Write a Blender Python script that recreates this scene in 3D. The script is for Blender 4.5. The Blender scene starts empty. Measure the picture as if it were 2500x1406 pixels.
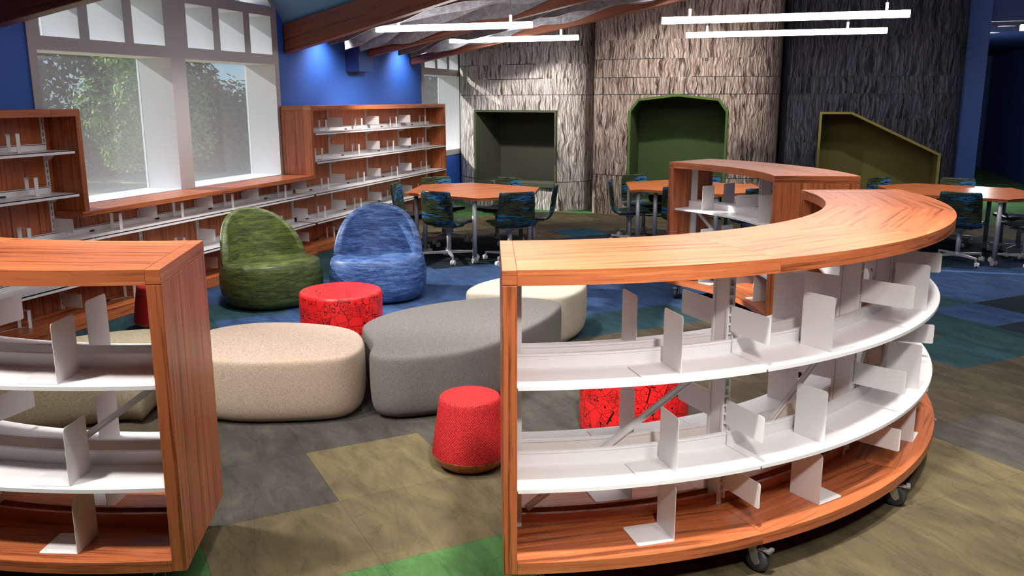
import bpy, bmesh, math, random
from mathutils import Vector, Matrix
random.seed(7)
SC = bpy.context.scene
COL = SC.collection
R_ = math.radians
PI = math.pi

# ------------------------------------------------------------------ mesh builder
class MB:
    def __init__(s):
        s.v = []; s.f = []; s.uv = []; s.mi = []; s.sm = []
    def face(s, pts, uvs=None, mi=0, smooth=False):
        b = len(s.v); s.v += [tuple(p) for p in pts]
        s.f.append(tuple(range(b, b + len(pts)))); s.uv.append(uvs or [(0, 0)] * len(pts)); s.mi.append(mi); s.sm.append(smooth)
    def box(s, a, b, g=0, mi=0, M=None, off=None):
        x0, y0, z0 = a; x1, y1, z1 = b
        if off is None: off = (random.random() * 7, random.random() * 7)
        c = [Vector((x, y, z)) for z in (z0, z1) for y in (y0, y1) for x in (x0, x1)]
        for q, n in (((0, 2, 3, 1), 2), ((4, 5, 7, 6), 2), ((0, 1, 5, 4), 1), ((2, 6, 7, 3), 1), ((0, 4, 6, 2), 0), ((1, 3, 7, 5), 0)):
            ax = [k for k in (0, 1, 2) if k != n]
            if g in ax:
                u = g; w = [k for k in ax if k != g][0]
            else: u, w = ax
            P = [c[i] for i in q]
            uv = [(p[u] + off[0], p[w] + off[1] + n * 1.3) for p in P]
            if M is not None: P = [M @ p for p in P]
            s.face(P, uv, mi)
    def prism(s, poly, z0, z1, gdir=(1, 0), mi=0, off=None, sides=True, M=None, smooth=False):
        if off is None: off = (random.random() * 7, random.random() * 7)
        d = Vector(gdir).normalized(); e = Vector((-d.y, d.x))
        U = lambda p: (p[0] * d.x + p[1] * d.y + off[0], p[0] * e.x + p[1] * e.y + off[1])
        T = (lambda p: M @ Vector(p)) if M is not None else (lambda p: p)
        if z1 is not None:
            s.face([T((p[0], p[1], z1)) for p in poly], [U(p) for p in poly], mi)
            s.face([T((p[0], p[1], z0)) for p in reversed(poly)], [U(p) for p in reversed(poly)], mi)
        if sides:
            L = 0; n = len(poly)
            for i in range(n):
                p, q = poly[i], poly[(i + 1) % n]
                l = math.hypot(q[0] - p[0], q[1] - p[1])
                s.face([T((p[0], p[1], z0)), T((q[0], q[1], z0)), T((q[0], q[1], z1)), T((p[0], p[1], z1))],
                       [(L + off[0], z0 + off[1]), (L + l + off[0], z0 + off[1]), (L + l + off[0], z1 + off[1]), (L + off[0], z1 + off[1])], mi, smooth)
                L += l
    def tube(s, p, q, r0, r1=None, n=12, mi=0, caps=True):
        r1 = r0 if r1 is None else r1
        p = Vector(p); q = Vector(q); d = (q - p); L = d.length; d.normalize()
        a = d.orthogonal().normalized(); b = d.cross(a)
        ring = lambda c, r: [c + (a * math.cos(2 * PI * k / n) + b * math.sin(2 * PI * k / n)) * r for k in range(n)]
        A, B = ring(p, r0), ring(q, r1)
        for k in range(n):
            j = (k + 1) % n
            s.face([A[k], A[j], B[j], B[k]], [(0, k / n), (0, (k + 1) / n), (L, (k + 1) / n), (L, k / n)], mi, True)
        if caps:
            s.face(list(reversed(A)), None, mi); s.face(B, None, mi)
    def lathe(s, prof, c=(0, 0, 0), n=32, mi=0, caps=True, sx=1, sy=1):
        c = Vector(c); rings = []; vv = 0; vs = [0]
        for i in range(1, len(prof)):
            vv += math.hypot(prof[i][0] - prof[i - 1][0], prof[i][1] - prof[i - 1][1]); vs.append(vv)
        rm = max(p[0] for p in prof)
        for r, z in prof:
            rings.append([c + Vector((sx * r * math.cos(2 * PI * k / n), sy * r * math.sin(2 * PI * k / n), z)) for k in range(n)])
        for i in range(len(prof) - 1):
            for k in range(n):
                j = (k + 1) % n
                u0, u1 = 2 * PI * rm * k / n, 2 * PI * rm * (k + 1) / n
                s.face([rings[i][k], rings[i][j], rings[i + 1][j], rings[i + 1][k]], [(u0, vs[i]), (u1, vs[i]), (u1, vs[i + 1]), (u0, vs[i + 1])], mi, True)
        if caps:
            for ring, rev in ((rings[0], True), (rings[-1], False)):
                if (ring[0] - ring[n // 2]).length > 1e-5:
                    P = list(reversed(ring)) if rev else ring
                    s.face(P, [(p.x, p.y) for p in P], mi)
    def grid(s, rows, uvs, mi=0, smooth=True, flip=False, closed=False):
        nr = len(rows); nc = len(rows[0])
        for i in range(nr - 1):
            for k in range(nc if closed else nc - 1):
                j = (k + 1) % nc
                P = [rows[i][k], rows[i][j], rows[i + 1][j], rows[i + 1][k]]
                Q = [uvs[i][k], uvs[i][k + 1 if closed else j], uvs[i + 1][k + 1 if closed else j], uvs[i + 1][k]]
                if flip: P.reverse(); Q.reverse()
                s.face(P, Q, mi, smooth)
    def build(s, name, mats, parent=None, merge=True, bevel=0, subsurf=0, autosmooth=False, M=None):
        me = bpy.data.meshes.new(name)
        me.from_pydata(s.v, [], s.f)
        uvl = me.uv_layers.new(name='UVMap')
        k = 0
        for poly, uv in zip(me.polygons, s.uv):
            for q in uv:
                uvl.data[k].uv = q; k += 1
        for poly, mi, sm in zip(me.polygons, s.mi, s.sm):
            poly.material_index = mi; poly.use_smooth = sm
        for m in (mats if isinstance(mats, (list, tuple)) else [mats]): me.materials.append(m)
        if M is not None: me.transform(M)
        if merge:
            bm = bmesh.new(); bm.from_mesh(me)
            bmesh.ops.remove_doubles(bm, verts=bm.verts, dist=1e-5)
            bmesh.ops.recalc_face_normals(bm, faces=bm.faces)
            bm.to_mesh(me); bm.free()
        o = bpy.data.objects.new(name, me); COL.objects.link(o)
        if parent is not None: o.parent = parent
        if bevel:
            b = o.modifiers.new('bevel', 'BEVEL'); b.width = bevel; b.segments = 2; b.limit_method = 'ANGLE'; b.angle_limit = R_(40)
        if subsurf:
            b = o.modifiers.new('sub', 'SUBSURF'); b.levels = subsurf; b.render_levels = subsurf
        return o

def thing(name, label, cat, loc=(0, 0, 0), rotz=0, group=None):
    o = bpy.data.objects.new(name, None); COL.objects.link(o)
    o.empty_display_size = .1
    o.location = loc; o.rotation_euler = (0, 0, rotz)
    return tag(o, label, cat, group)
def tag(o, label, cat, group=None):
    o['label'] = label; o['category'] = cat
    if group: o['group'] = group
    return o
def struct(o):
    o['kind'] = 'structure'; return o
def kids(o): return [c for c in COL.objects if c.parent is o]
def copy_tree(root, label=None, loc=None, rot=None, group=None):
    r = root.copy(); COL.objects.link(r)
    if label: r['label'] = label
    if group: r['group'] = group
    if loc is not None: r.location = loc
    if rot is not None: r.rotation_euler = rot if isinstance(rot, (tuple, list)) else (0, 0, rot)
    for ch in KIDS(root):
        c = ch.copy(); COL.objects.link(c); c.parent = r
        for g in KIDS(ch):
            d = g.copy(); COL.objects.link(d); d.parent = c
    return r
def KIDS(o):
    return [c for c in bpy.data.objects if c.parent == o]

# ------------------------------------------------------------------ materials
def srgb(r, g, b):
    f = lambda c: (c / 255 / 12.92) if c / 255 <= .04045 else ((c / 255 + .055) / 1.055) ** 2.4
    return (f(r), f(g), f(b), 1)
class NT:
    def __init__(s, name):
        s.m = bpy.data.materials.new(name); s.m.use_nodes = True
        s.t = s.m.node_tree; s.t.nodes.clear()
        s.out = s.t.nodes.new('ShaderNodeOutputMaterial')
    def n(s, typ, **kw):
        nd = s.t.nodes.new(typ)
        for k, v in kw.items():
            if k.startswith('i_'):
                key = k[2:]; key = int(key) if key.isdigit() else key.replace('_', ' ')
                nd.inputs[key].default_value = v
            else: setattr(nd, k, v)
        return nd
    def l(s, a, b): s.t.links.new(a, b)
    def ramp(s, fac, stops, interp='LINEAR'):
        r = s.n('ShaderNodeValToRGB'); e = r.color_ramp; e.interpolation = interp
        while len(e.elements) < len(stops): e.elements.new(.5)
        for el, (p, c) in zip(e.elements, stops):
            el.position = p; el.color = c if len(c) == 4 else (*c, 1)
        s.l(fac, r.inputs[0]); return r.outputs[0]
    def math(s, op, a, b=None, c=None):
        m = s.n('ShaderNodeMath', operation=op)
        for i, x in enumerate((a, b, c)):
            if x is None: continue
            if isinstance(x, (int, float)): m.inputs[i].default_value = x
            else: s.l(x, m.inputs[i])
        return m.outputs[0]
    def mix(s, fac, a, b, mode='MIX'):
        m = s.n('ShaderNodeMix', data_type='RGBA', blend_type=mode)
        for i, x in ((0, fac), (6, a), (7, b)):
            if isinstance(x, (int, float)): m.inputs[i].default_value = x
            elif isinstance(x, tuple): m.inputs[i].default_value = x
            else: s.l(x, m.inputs[i])
        return m.outputs[2]
    def coords(s, kind='UV', scale=(1, 1, 1), rot=(0, 0, 0)):
        tc = s.n('ShaderNodeTexCoord'); mp = s.n('ShaderNodeMapping')
        mp.inputs['Scale'].default_value = scale; mp.inputs['Rotation'].default_value = rot
        s.l(tc.outputs[kind], mp.inputs[0]); return mp.outputs[0]
    def noise(s, vec, scale, detail=3, rough=.5, dist=0):
        n = s.n('ShaderNodeTexNoise'); n.inputs['Scale'].default_value = scale; n.inputs['Detail'].default_value = detail
        n.inputs['Roughness'].default_value = rough; n.inputs['Distortion'].default_value = dist
        s.l(vec, n.inputs['Vector']); return n.outputs['Fac']
    def bsdf(s, col, rough=.5, metal=0, spec=.5, bump=None, bstr=.3, bdist=.01, coat=0, sheen=0):
        b = s.n('ShaderNodeBsdfPrincipled')
        if isinstance(col, tuple): b.inputs['Base Color'].default_value = col
        else: s.l(col, b.inputs['Base Color'])
        if isinstance(rough, (int, float)): b.inputs['Roughness'].default_value = rough
        else: s.l(rough, b.inputs['Roughness'])
        b.inputs['Metallic'].default_value = metal; b.inputs['Specular IOR Level'].default_value = spec
        b.inputs['Coat Weight'].default_value = coat; b.inputs['Coat Roughness'].default_value = .15
        b.inputs['Sheen Weight'].default_value = sheen
        if bump is not None:
            bp = s.n('ShaderNodeBump'); bp.inputs['Strength'].default_value = bstr; bp.inputs['Distance'].default_value = bdist
            s.l(bump, bp.inputs['Height']); s.l(bp.outputs[0], b.inputs['Normal'])
        s.l(b.outputs[0], s.out.inputs[0]); return b
def plain(name, col, rough=.5, metal=0, spec=.5, **k):
    t = NT(name); t.bsdf(col, rough, metal, spec, **k); return t.m

def wood(name, dark, mid, light, rough=.33, su=1.0, sv=1.0, spec=.5):
    t = NT(name)
    oi = t.n('ShaderNodeObjectInfo')
    uv = t.coords('UV')
    add = t.n('ShaderNodeVectorMath', operation='ADD'); t.l(uv, add.inputs[0])
    cmb = t.n('ShaderNodeCombineXYZ'); t.l(t.math('MULTIPLY', oi.outputs['Random'], 9.0), cmb.inputs[1]); t.l(cmb.outputs[0], add.inputs[1])
    def mp(sc):
        m = t.n('ShaderNodeMapping'); m.inputs['Scale'].default_value = sc; t.l(add.outputs[0], m.inputs[0]); return m.outputs[0]
    n1 = t.noise(mp((.9 * su, 36 * sv, 1)), 1.0, 4, .6, .2)
    n2 = t.noise(mp((5 * su, 120 * sv, 1)), 1.0, 3, .6)
    n3 = t.noise(mp((.7 * su, 7 * sv, 1)), 1.0, 2, .5)
    n4 = t.noise(mp((6 * su, 14 * sv, 1)), 1.0, 2, .5, .8)
    f = t.math('ADD', t.math('MULTIPLY', n1, .58), t.math('ADD', t.math('MULTIPLY', n2, .26), t.math('MULTIPLY', n3, .18)))
    col = t.ramp(f, [(.41, dark), (.495, mid), (.55, mid), (.64, light)])
    knots = t.ramp(n4, [(.64, (0, 0, 0)), (.76, (1, 1, 1))])
    col = t.mix(t.math('MULTIPLY', knots, .22), col, dark)
    t.bsdf(col, rough, 0, spec, bump=n2, bstr=.04, bdist=.002)
    return t.m
M = {}
WD, WM, WL = srgb(112, 56, 30), srgb(180, 100, 60), srgb(208, 128, 80)
M['wood'] = wood('cherry_bamboo', WD, WM, WL)
M['beamwood'] = wood('beam_wood', srgb(84, 44, 28), srgb(128, 68, 42), srgb(142, 78, 50), rough=.5, su=.7, sv=.7)
M['tablewood'] = wood('table_wood', srgb(158, 84, 46), srgb(200, 112, 64), srgb(216, 130, 78), su=.8, rough=.3)
M['steel'] = plain('white_powder_steel', srgb(230, 227, 228), .32, 0, .5)
M['shelf'] = plain('white_shelf_steel', srgb(242, 240, 241), .28, 0, .5)
M['chairsteel'] = plain('silver_grey_steel', srgb(178, 180, 186), .38, .25, .5)
M['slot'] = plain('slot_dark', srgb(26, 26, 28), .7)
M['rubber'] = plain('dark_rubber', srgb(48, 49, 52), .55)
M['zinc'] = plain('zinc_steel', srgb(170, 172, 176), .3, .8)
M['trim'] = plain('window_trim_paint', srgb(176, 170, 172), .4)
M['reveal'] = plain('white_reveal_paint', srgb(232, 232, 234), .6)
M['bluewall'] = None
def paint(name, col, var=.06, rough=.6):
    t = NT(name); n = t.noise(t.coords('Object', (1, 1, 1)), 90, 3, .6)
    c = t.mix(t.math('MULTIPLY', n, var), col, (0, 0, 0, 1))
    t.bsdf(c, rough, bump=n, bstr=.04, bdist=.003); return t.m
M['bluewall'] = paint('blue_wall_paint', srgb(48, 98, 192))
M['navy'] = paint('navy_wall_paint', srgb(36, 64, 126))
M['column'] = paint('column_blue_paint', srgb(56, 88, 156))
M['skyceil'] = paint('pale_blue_ceiling_paint', srgb(112, 160, 196))
M['darkceil'] = paint('grey_ceiling_paint', srgb(84, 84, 92))
M['navyceil'] = plain('navy_ceiling_paint', srgb(26, 38, 70), 1.0, 0, .05)
def emis(name, col, st):
    t = NT(name); e = t.n('ShaderNodeEmission'); e.inputs[0].default_value = col; e.inputs[1].default_value = st
    t.l(e.outputs[0], t.out.inputs[0]); return t.m
M['lamp'] = emis('lamp_diffuser', (1, .985, .97, 1), 14.0)
M['cable'] = plain('steel_cable', srgb(60, 60, 64), .4, .6)
# carpet
t = NT('carpet_tile')
att = t.n('ShaderNodeVertexColor', layer_name='tile')
oc = t.coords('Object', (1, 1, 1), (0, 0, R_(45)))
m2 = t.n('ShaderNodeMapping'); m2.inputs['Scale'].default_value = (1.6, 4.2, 1); t.l(oc, m2.inputs[0])
n1 = t.noise(m2.outputs[0], 1.7, 6, .62, .6); n2 = t.noise(oc, 260, 2, .6); n3 = t.noise(m2.outputs[0], 1.1, 3, .5, 1.5)
vein = t.ramp(t.math('ABSOLUTE', t.math('SUBTRACT', n3, .5)), [(.0, (1, 1, 1)), (.014, (0, 0, 0))])
c = t.mix(1.0, att.outputs[0], t.ramp(n1, [(.3, (.62, .62, .64)), (.5, (.95, .95, .95)), (.68, (1.32, 1.3, 1.26))]), 'MULTIPLY')
c = t.mix(t.math('MULTIPLY', vein, .2), c, (.01, .01, .012, 1))
c = t.mix(1.0, c, t.ramp(n2, [(.2, (.75, .75, .75)), (.8, (1.2, 1.2, 1.2))]), 'MULTIPLY')
c = t.mix(1.0, c, (.53, .53, .53, 1), 'MULTIPLY')
t.bsdf(c, .95, 0, .15, bump=n2, bstr=.25, bdist=.004)
M['carpet'] = t.m
# woven upholstery
def weave(name, c1, c2, sc=1.0, contrast=1.0, rough=.85, spec=.3, coarse=(110, 640)):
    t = NT(name); oc = t.coords('Object')
    def mp(v): m = t.n('ShaderNodeMapping'); m.inputs['Scale'].default_value = v; t.l(oc, m.inputs[0]); return m.outputs[0]
    a = t.noise(mp((coarse[0] * sc, coarse[0] * sc, coarse[1] * sc)), 1, 2, .6); b = t.noise(mp((coarse[1] * sc, coarse[1] * sc, coarse[0] * sc)), 1, 2, .6)
    f = t.math('MULTIPLY', t.math('ADD', a, b), .5)
    lo = .5 - .14 / contrast; hi = .5 + .14 / contrast
    col = t.ramp(f, [(lo, c1), (hi, c2)])
    t.bsdf(col, rough, 0, spec, bump=f, bstr=.25, bdist=.004, sheen=.05); return t.m
M['tan'] = weave('tan_weave', srgb(136, 116, 100), srgb(196, 178, 160))
M['grey'] = weave('grey_weave', srgb(78, 74, 72), srgb(122, 117, 114))
M['cream'] = weave('cream_weave', srgb(168, 158, 138), srgb(214, 206, 188))
M['olivebeige'] = weave('olive_beige_weave', srgb(112, 102, 82), srgb(180, 170, 142))
def streaky(name, c0, c1, c2, rough=.42):
    t = NT(name); oc = t.coords('Object')
    def mp(v): m = t.n('ShaderNodeMapping'); m.inputs['Scale'].default_value = v; t.l(oc, m.inputs[0]); return m.outputs[0]
    a = t.noise(mp((9, 9, 62)), 1, 4, .65, .4); b = t.noise(mp((130, 130, 420)), 1, 2, .6); d = t.noise(mp((3, 3, 22)), 1, 3, .6, .5)
    f = t.math('ADD', t.math('MULTIPLY', a, .42), t.math('ADD', t.math('MULTIPLY', b, .34), t.math('MULTIPLY', d, .26)))
    col = t.ramp(f, [(.40, c0), (.50, c1), (.60, c2)])
    t.bsdf(col, rough, 0, .4, bump=b, bstr=.2, bdist=.004); return t.m
M['green'] = streaky('green_upholstery', srgb(38, 46, 22), srgb(66, 77, 36), srgb(104, 118, 60))
M['blue'] = streaky('blue_upholstery', srgb(30, 44, 82), srgb(52, 78, 130), srgb(96, 128, 180))
# red knit
t = NT('red_knit'); uv = t.coords('UV', (95, 95, 1), (0, 0, R_(45)))
v = t.n('ShaderNodeTexVoronoi'); v.inputs['Scale'].default_value = 1.0; v.inputs['Randomness'].default_value = .25; t.l(uv, v.inputs['Vector'])
col = t.ramp(v.outputs['Distance'], [(.10, srgb(214, 58, 48)), (.35, srgb(172, 26, 30)), (.6, srgb(112, 10, 16))])
t.bsdf(col, .75, 0, .3, bump=v.outputs['Distance'], bstr=-.5, bdist=.004); M['redknit'] = t.m
# red printed vinyl with black line drawing
t = NT('red_printed_vinyl'); uv = t.coords('UV', (1, 1, 1))
def vor(scale, feat, rnd=1.0):
    v = t.n('ShaderNodeTexVoronoi', feature=feat); v.inputs['Scale'].default_value = scale; v.inputs['Randomness'].default_value = rnd; t.l(uv, v.inputs['Vector']); return v
ve = vor(13, 'DISTANCE_TO_EDGE'); vf = vor(13, 'F1'); vs = vor(23, 'F1'); vd = vor(46, 'F1'); vse = vor(23, 'DISTANCE_TO_EDGE')
ln = t.math('LESS_THAN', ve.outputs['Distance'], .015)
sep = t.n('ShaderNodeSeparateColor'); t.l(vf.outputs['Color'], sep.inputs[0])
ring = t.math('LESS_THAN', t.math('ABSOLUTE', t.math('SUBTRACT', t.math('MULTIPLY', vf.outputs['Distance'], 1.0), .30)), .014)
ring2 = t.math('LESS_THAN', t.math('ABSOLUTE', t.math('SUBTRACT', vf.outputs['Distance'], .16)), .02)
fan = t.math('MULTIPLY', t.math('LESS_THAN', t.math('ABSOLUTE', t.math('SINE', t.math('MULTIPLY', vs.outputs['Distance'], 42))), .3), t.math('GREATER_THAN', sep.outputs[0], .72))
dots = t.math('MULTIPLY', t.math('LESS_THAN', vd.outputs['Distance'], .16), t.math('GREATER_THAN', sep.outputs[1], .6))
ln2 = t.math('MULTIPLY', t.math('LESS_THAN', vse.outputs['Distance'], .02), t.math('GREATER_THAN', sep.outputs[2], .45))
big = t.math('MULTIPLY', t.math('LESS_THAN', vs.outputs['Distance'], .17), t.math('GREATER_THAN', sep.outputs[2], .66))
ink = ln
for k in (t.math('MULTIPLY', ring, t.math('GREATER_THAN', sep.outputs[0], .35)), t.math('MULTIPLY', ring2, t.math('LESS_THAN', sep.outputs[1], .5)), fan, dots, ln2, big): ink = t.math('MAXIMUM', ink, k)
t.bsdf(t.mix(ink, srgb(226, 34, 36), srgb(34, 10, 10)), .38, 0, .5); M['redprint'] = t.m
M['redprintplain'] = M['redprint']
# swivel chair fabric : green and blue bands with dark dashes
t = NT('banded_chair_fabric'); uv = t.coords('UV')
def mp(v, r=0): m = t.n('ShaderNodeMapping'); m.inputs['Scale'].default_value = v; t.l(uv, m.inputs[0]); return m.outputs[0]
band = t.noise(mp((2.4, 10.5, 1)), 1, 3, .6, .5)
col = t.ramp(band, [(.47, srgb(60, 70, 38)), (.53, srgb(60, 70, 38)), (.545, srgb(46, 100, 138)), (.62, srgb(54, 114, 154))])
dash = t.noise(mp((8, 88, 1)), 1, 2, .5, 1.0); dv = t.noise(mp((95, 9, 1)), 1, 2, .5, .3); w = t.noise(mp((5, 4, 1)), 1, 1, .5)
d1 = t.ramp(dash, [(.525, (0, 0, 0)), (.56, (1, 1, 1))]); d2 = t.math('MULTIPLY', t.ramp(dv, [(.55, (0, 0, 0)), (.57, (1, 1, 1))]), t.ramp(w, [(.55, (0, 0, 0)), (.58, (1, 1, 1))]))
col = t.mix(t.math('MAXIMUM', d1, d2), col, srgb(14, 18, 34))
t.bsdf(col, .3, 0, .5, bump=dash, bstr=.08, bdist=.003); M['chairfab'] = t.m
# felt
t = NT('grey_felt'); oc = t.coords('Object'); n1 = t.noise(oc, 14, 5, .7, .5); n2 = t.noise(oc, 120, 2, .6)
t.bsdf(t.ramp(n1, [(.3, srgb(118, 116, 121)), (.5, srgb(138, 136, 141)), (.7, srgb(166, 165, 170))]), .95, 0, .1, bump=n2, bstr=.2, bdist=.003); M['felt'] = t.m
M['feltedge'] = plain('felt_edge', srgb(176, 160, 152), .9)
# bark claddings
def bark(name, stops, sc=1.0, red=None):
    t = NT(name); uv = t.coords('UV')
    def mp(v, src=None): m = t.n('ShaderNodeMapping'); m.inputs['Scale'].default_value = v; t.l(src or uv, m.inputs[0]); return m.outputs[0]
    w = t.noise(mp((2.6 * sc, 2.2 * sc, 1)), 1, 3, .55)
    w2 = t.noise(mp((9 * sc, 5 * sc, 1)), 1, 2, .5)
    cx = t.n('ShaderNodeCombineXYZ'); t.l(t.math('ADD', t.math('MULTIPLY', w, .16), t.math('MULTIPLY', w2, .045)), cx.inputs[0])
    add = t.n('ShaderNodeVectorMath', operation='ADD'); t.l(uv, add.inputs[0]); t.l(cx.outputs[0], add.inputs[1]); wu = add.outputs[0]
    v = t.n('ShaderNodeTexVoronoi', feature='F1'); v.inputs['Scale'].default_value = 1; t.l(mp((25 * sc, 3.2 * sc, 1), wu), v.inputs['Vector'])
    ve = t.n('ShaderNodeTexVoronoi', feature='DISTANCE_TO_EDGE'); ve.inputs['Scale'].default_value = 1; t.l(mp((25 * sc, 3.2 * sc, 1), wu), ve.inputs['Vector'])
    n = t.noise(mp((26 * sc, 2.3 * sc, 1), wu), 1, 4, .6, .3); n2 = t.noise(mp((110, 60, 1)), 1, 3, .6)
    crack = t.ramp(ve.outputs['Distance'], [(0.0, (0, 0, 0)), (.16, (1, 1, 1))])
    deep = t.ramp(n, [(.36, (0, 0, 0)), (.47, (1, 1, 1))])
    h = t.math('ADD', t.math('MULTIPLY', t.math('SUBTRACT', .75, v.outputs['Distance']), .55), t.math('ADD', t.math('MULTIPLY', deep, .40), t.math('ADD', t.math('MULTIPLY', crack, .16), t.math('MULTIPLY', n2, .07))))
    tone = t.math('ADD', t.math('MULTIPLY', deep, .50), t.math('ADD', t.math('MULTIPLY', crack, .17), t.math('MULTIPLY', n2, .36)))
    col = t.ramp(tone, stops)
    if red:
        col = t.mix(t.math('MULTIPLY', t.ramp(t.noise(mp((9, 1.1, 1)), 1, 3, .6), [(.56, (0, 0, 0)), (.7, (1, 1, 1))]), .35), col, red)
    t.bsdf(col, .7, 0, .3, bump=h, bstr=1.0, bdist=.06); return t.m
M['bark1'] = bark('pale_bark_cladding', [(.2, srgb(74, 60, 46)), (.62, srgb(178, 168, 160)), (.85, srgb(214, 206, 200))])
M['bark2'] = bark('brown_bark_cladding', [(.2, srgb(44, 34, 29)), (.64, srgb(146, 126, 116)), (.85, srgb(186, 168, 156))], red=srgb(138, 88, 74))
M['bark3'] = bark('dark_bark_cladding', [(.2, srgb(14, 13, 16)), (.66, srgb(50, 50, 60)), (.9, srgb(78, 78, 90))], sc=.85)
def feltlin(name, col):
    t = NT(name); n = t.noise(t.coords('Object'), 180, 3, .7)
    t.bsdf(t.mix(t.math('MULTIPLY', n, .35), col, (.005, .006, .003, 1)), .9, 0, .2, bump=n, bstr=.12, bdist=.003); return t.m
M['nook1'] = feltlin('grey_olive_felt', srgb(84, 86, 72)); M['nook2'] = feltlin('forest_green_felt', srgb(72, 90, 54)); M['nook3'] = feltlin('olive_yellow_felt', srgb(122, 116, 66))
M['nook1t'] = feltlin('grey_olive_trim', srgb(84, 90, 70)); M['nook2t'] = feltlin('leaf_green_trim', srgb(84, 110, 56)); M['nook3t'] = feltlin('yellow_olive_trim', srgb(146, 138, 76))
# glass with reflection haze put in as an even whitish diffuse share
t = NT('hazy_glass'); tr = t.n('ShaderNodeBsdfTransparent'); tr.inputs[0].default_value = (.92, .94, .94, 1)
df = t.n('ShaderNodeBsdfDiffuse'); df.inputs[0].default_value = (.8, .8, .82, 1)
gl = t.n('ShaderNodeBsdfGlossy'); gl.inputs['Roughness'].default_value = .08
mx = t.n('ShaderNodeMixShader'); mx.inputs[0].default_value = .22; t.l(tr.outputs[0], mx.inputs[1]); t.l(df.outputs[0], mx.inputs[2])
m2 = t.n('ShaderNodeMixShader'); m2.inputs[0].default_value = .05; t.l(mx.outputs[0], m2.inputs[1]); t.l(gl.outputs[0], m2.inputs[2])
t.l(m2.outputs[0], t.out.inputs[0]); M['glass'] = t.m
def leafmat(name, a, b):
    t = NT(name); oi = t.n('ShaderNodeNewGeometry'); n = t.noise(t.coords('Object'), 1.6, 3, .6)
    t.bsdf(t.ramp(t.math('ADD', t.math('MULTIPLY', oi.outputs['Random Per Island'], .5), t.math('MULTIPLY', n, .5)), [(.3, a), (.7, b)]), .7, 0, .2); return t.m
M['leafD'] = leafmat('dark_foliage', srgb(44, 72, 42), srgb(84, 118, 66)); M['leafL'] = leafmat('light_foliage', srgb(78, 118, 56), srgb(146, 182, 96))
M['treebark'] = plain('tree_trunk_bark', srgb(70, 58, 46), .9)
t = NT('meadow_grass'); n = t.noise(t.coords('Object'), .35, 5, .6)
t.bsdf(t.ramp(n, [(.3, srgb(132, 146, 92)), (.7, srgb(176, 178, 126))]), .95, 0, .1); M['meadow'] = t.m
# ------------------------------------------------------------------ floor (carpet tiles laid at 45 degrees)
T = .636
A0, B0 = 3.733, .983
CC = dict(B=srgb(66, 96, 144), T=srgb(52, 86, 94), N=srgb(34, 50, 60), G=srgb(92, 140, 80), O=srgb(128, 116, 86), K=srgb(98, 89, 74), D=srgb(96, 93, 86), C=srgb(44, 92, 118))
TILE = {}
def put(row, s, start):
    for i, ch in enumerate(s):
        if ch != '.': TILE[(row, start + i)] = ch
put(-3, 'GGGOOOOO', -2); put(-2, 'GGGOOOOD', -2); put(-1, 'GOOOKKKKKKO', -2); put(0, 'DDODDDKKKTTNN', -2)
put(1, 'KDDDDDDDKKTBNN', -2); put(2, 'KKDDDDKKTTTTBBB', -2); put(3, 'KKDDDBTTTBBBBBBBB', -3); put(4, 'KTTBBBBBBBBBBBTTTTT', -3)
put(5, 'KTTBBBBBBBBBBBBBNNNKK', -3); put(6, 'KTTTBBBBBBBBBBBTNNKKKK', -3); put(7, 'TTTBBBBBBBBBTTNNKKKOG', -3)
put(8, 'TTBBTTBNNNNNTTNKKKOOGGG', -3); put(9, 'TBBTTTTNNNNNKKKKKOOGGG', -3); put(10, 'TTTTTTTNNNKCKKKKOOGGGG', -3)
put(11, 'KKTTKKKKKKKKKKOOGGG', -3); put(12, 'KKKKKKOOOOOOOOOGGG', -3); put(13, 'KKKKOOOOOOOOOGGGGG', -3)
def tcode(i, j):
    if (i, j) in TILE: return TILE[(i, j)]
    if i < -3: return 'GOOO'[(i * 3 + j) % 4]
    if i >= 14: return 'G' if j > 2 else 'O'
    return 'G' if j > 12 else 'K'
fb = MB(); cols = []
c45 = math.sqrt(.5)
def xy(a, b): return ((b - a) * c45, (a + b) * c45)
for i in range(-24, 34):
    for j in range(-24, 50):
        a, b = A0 + i * T, B0 + j * T
        x, y = xy(a + T / 2, b + T / 2)
        if not (-6.9 < x < 5.5 and -5 < y < 27.4): continue
        g = .0004
        P = [xy(a + g, b + g), xy(a + T - g, b + g), xy(a + T - g, b + T - g), xy(a + g, b + T - g)]
        if all(-6.35 <= p[0] <= 4.85 and -4.1 <= p[1] <= 26.6 for p in P): pass
        P = [(min(max(p[0], -6.35), 4.85), min(max(p[1], -4.1), 26.6)) for p in P]
        fb.face([(p[0], p[1], 0) for p in reversed(P)]); k = tcode(i, j)
        r = random.Random(i * 131 + j * 17).uniform(.84, 1.14)
        cols.append(tuple(v * r for v in CC[k][:3]) + (1,))
fl = fb.build('floor', M['carpet'], merge=False)
ca = fl.data.color_attributes.new('tile', 'FLOAT_COLOR', 'CORNER')
k = 0
for poly, c in zip(fl.data.polygons, cols):
    for _ in poly.vertices: ca.data[k].color = c; k += 1
for poly in fl.data.polygons:
    if poly.normal.z < 0: poly.flip()
struct(fl)
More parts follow.
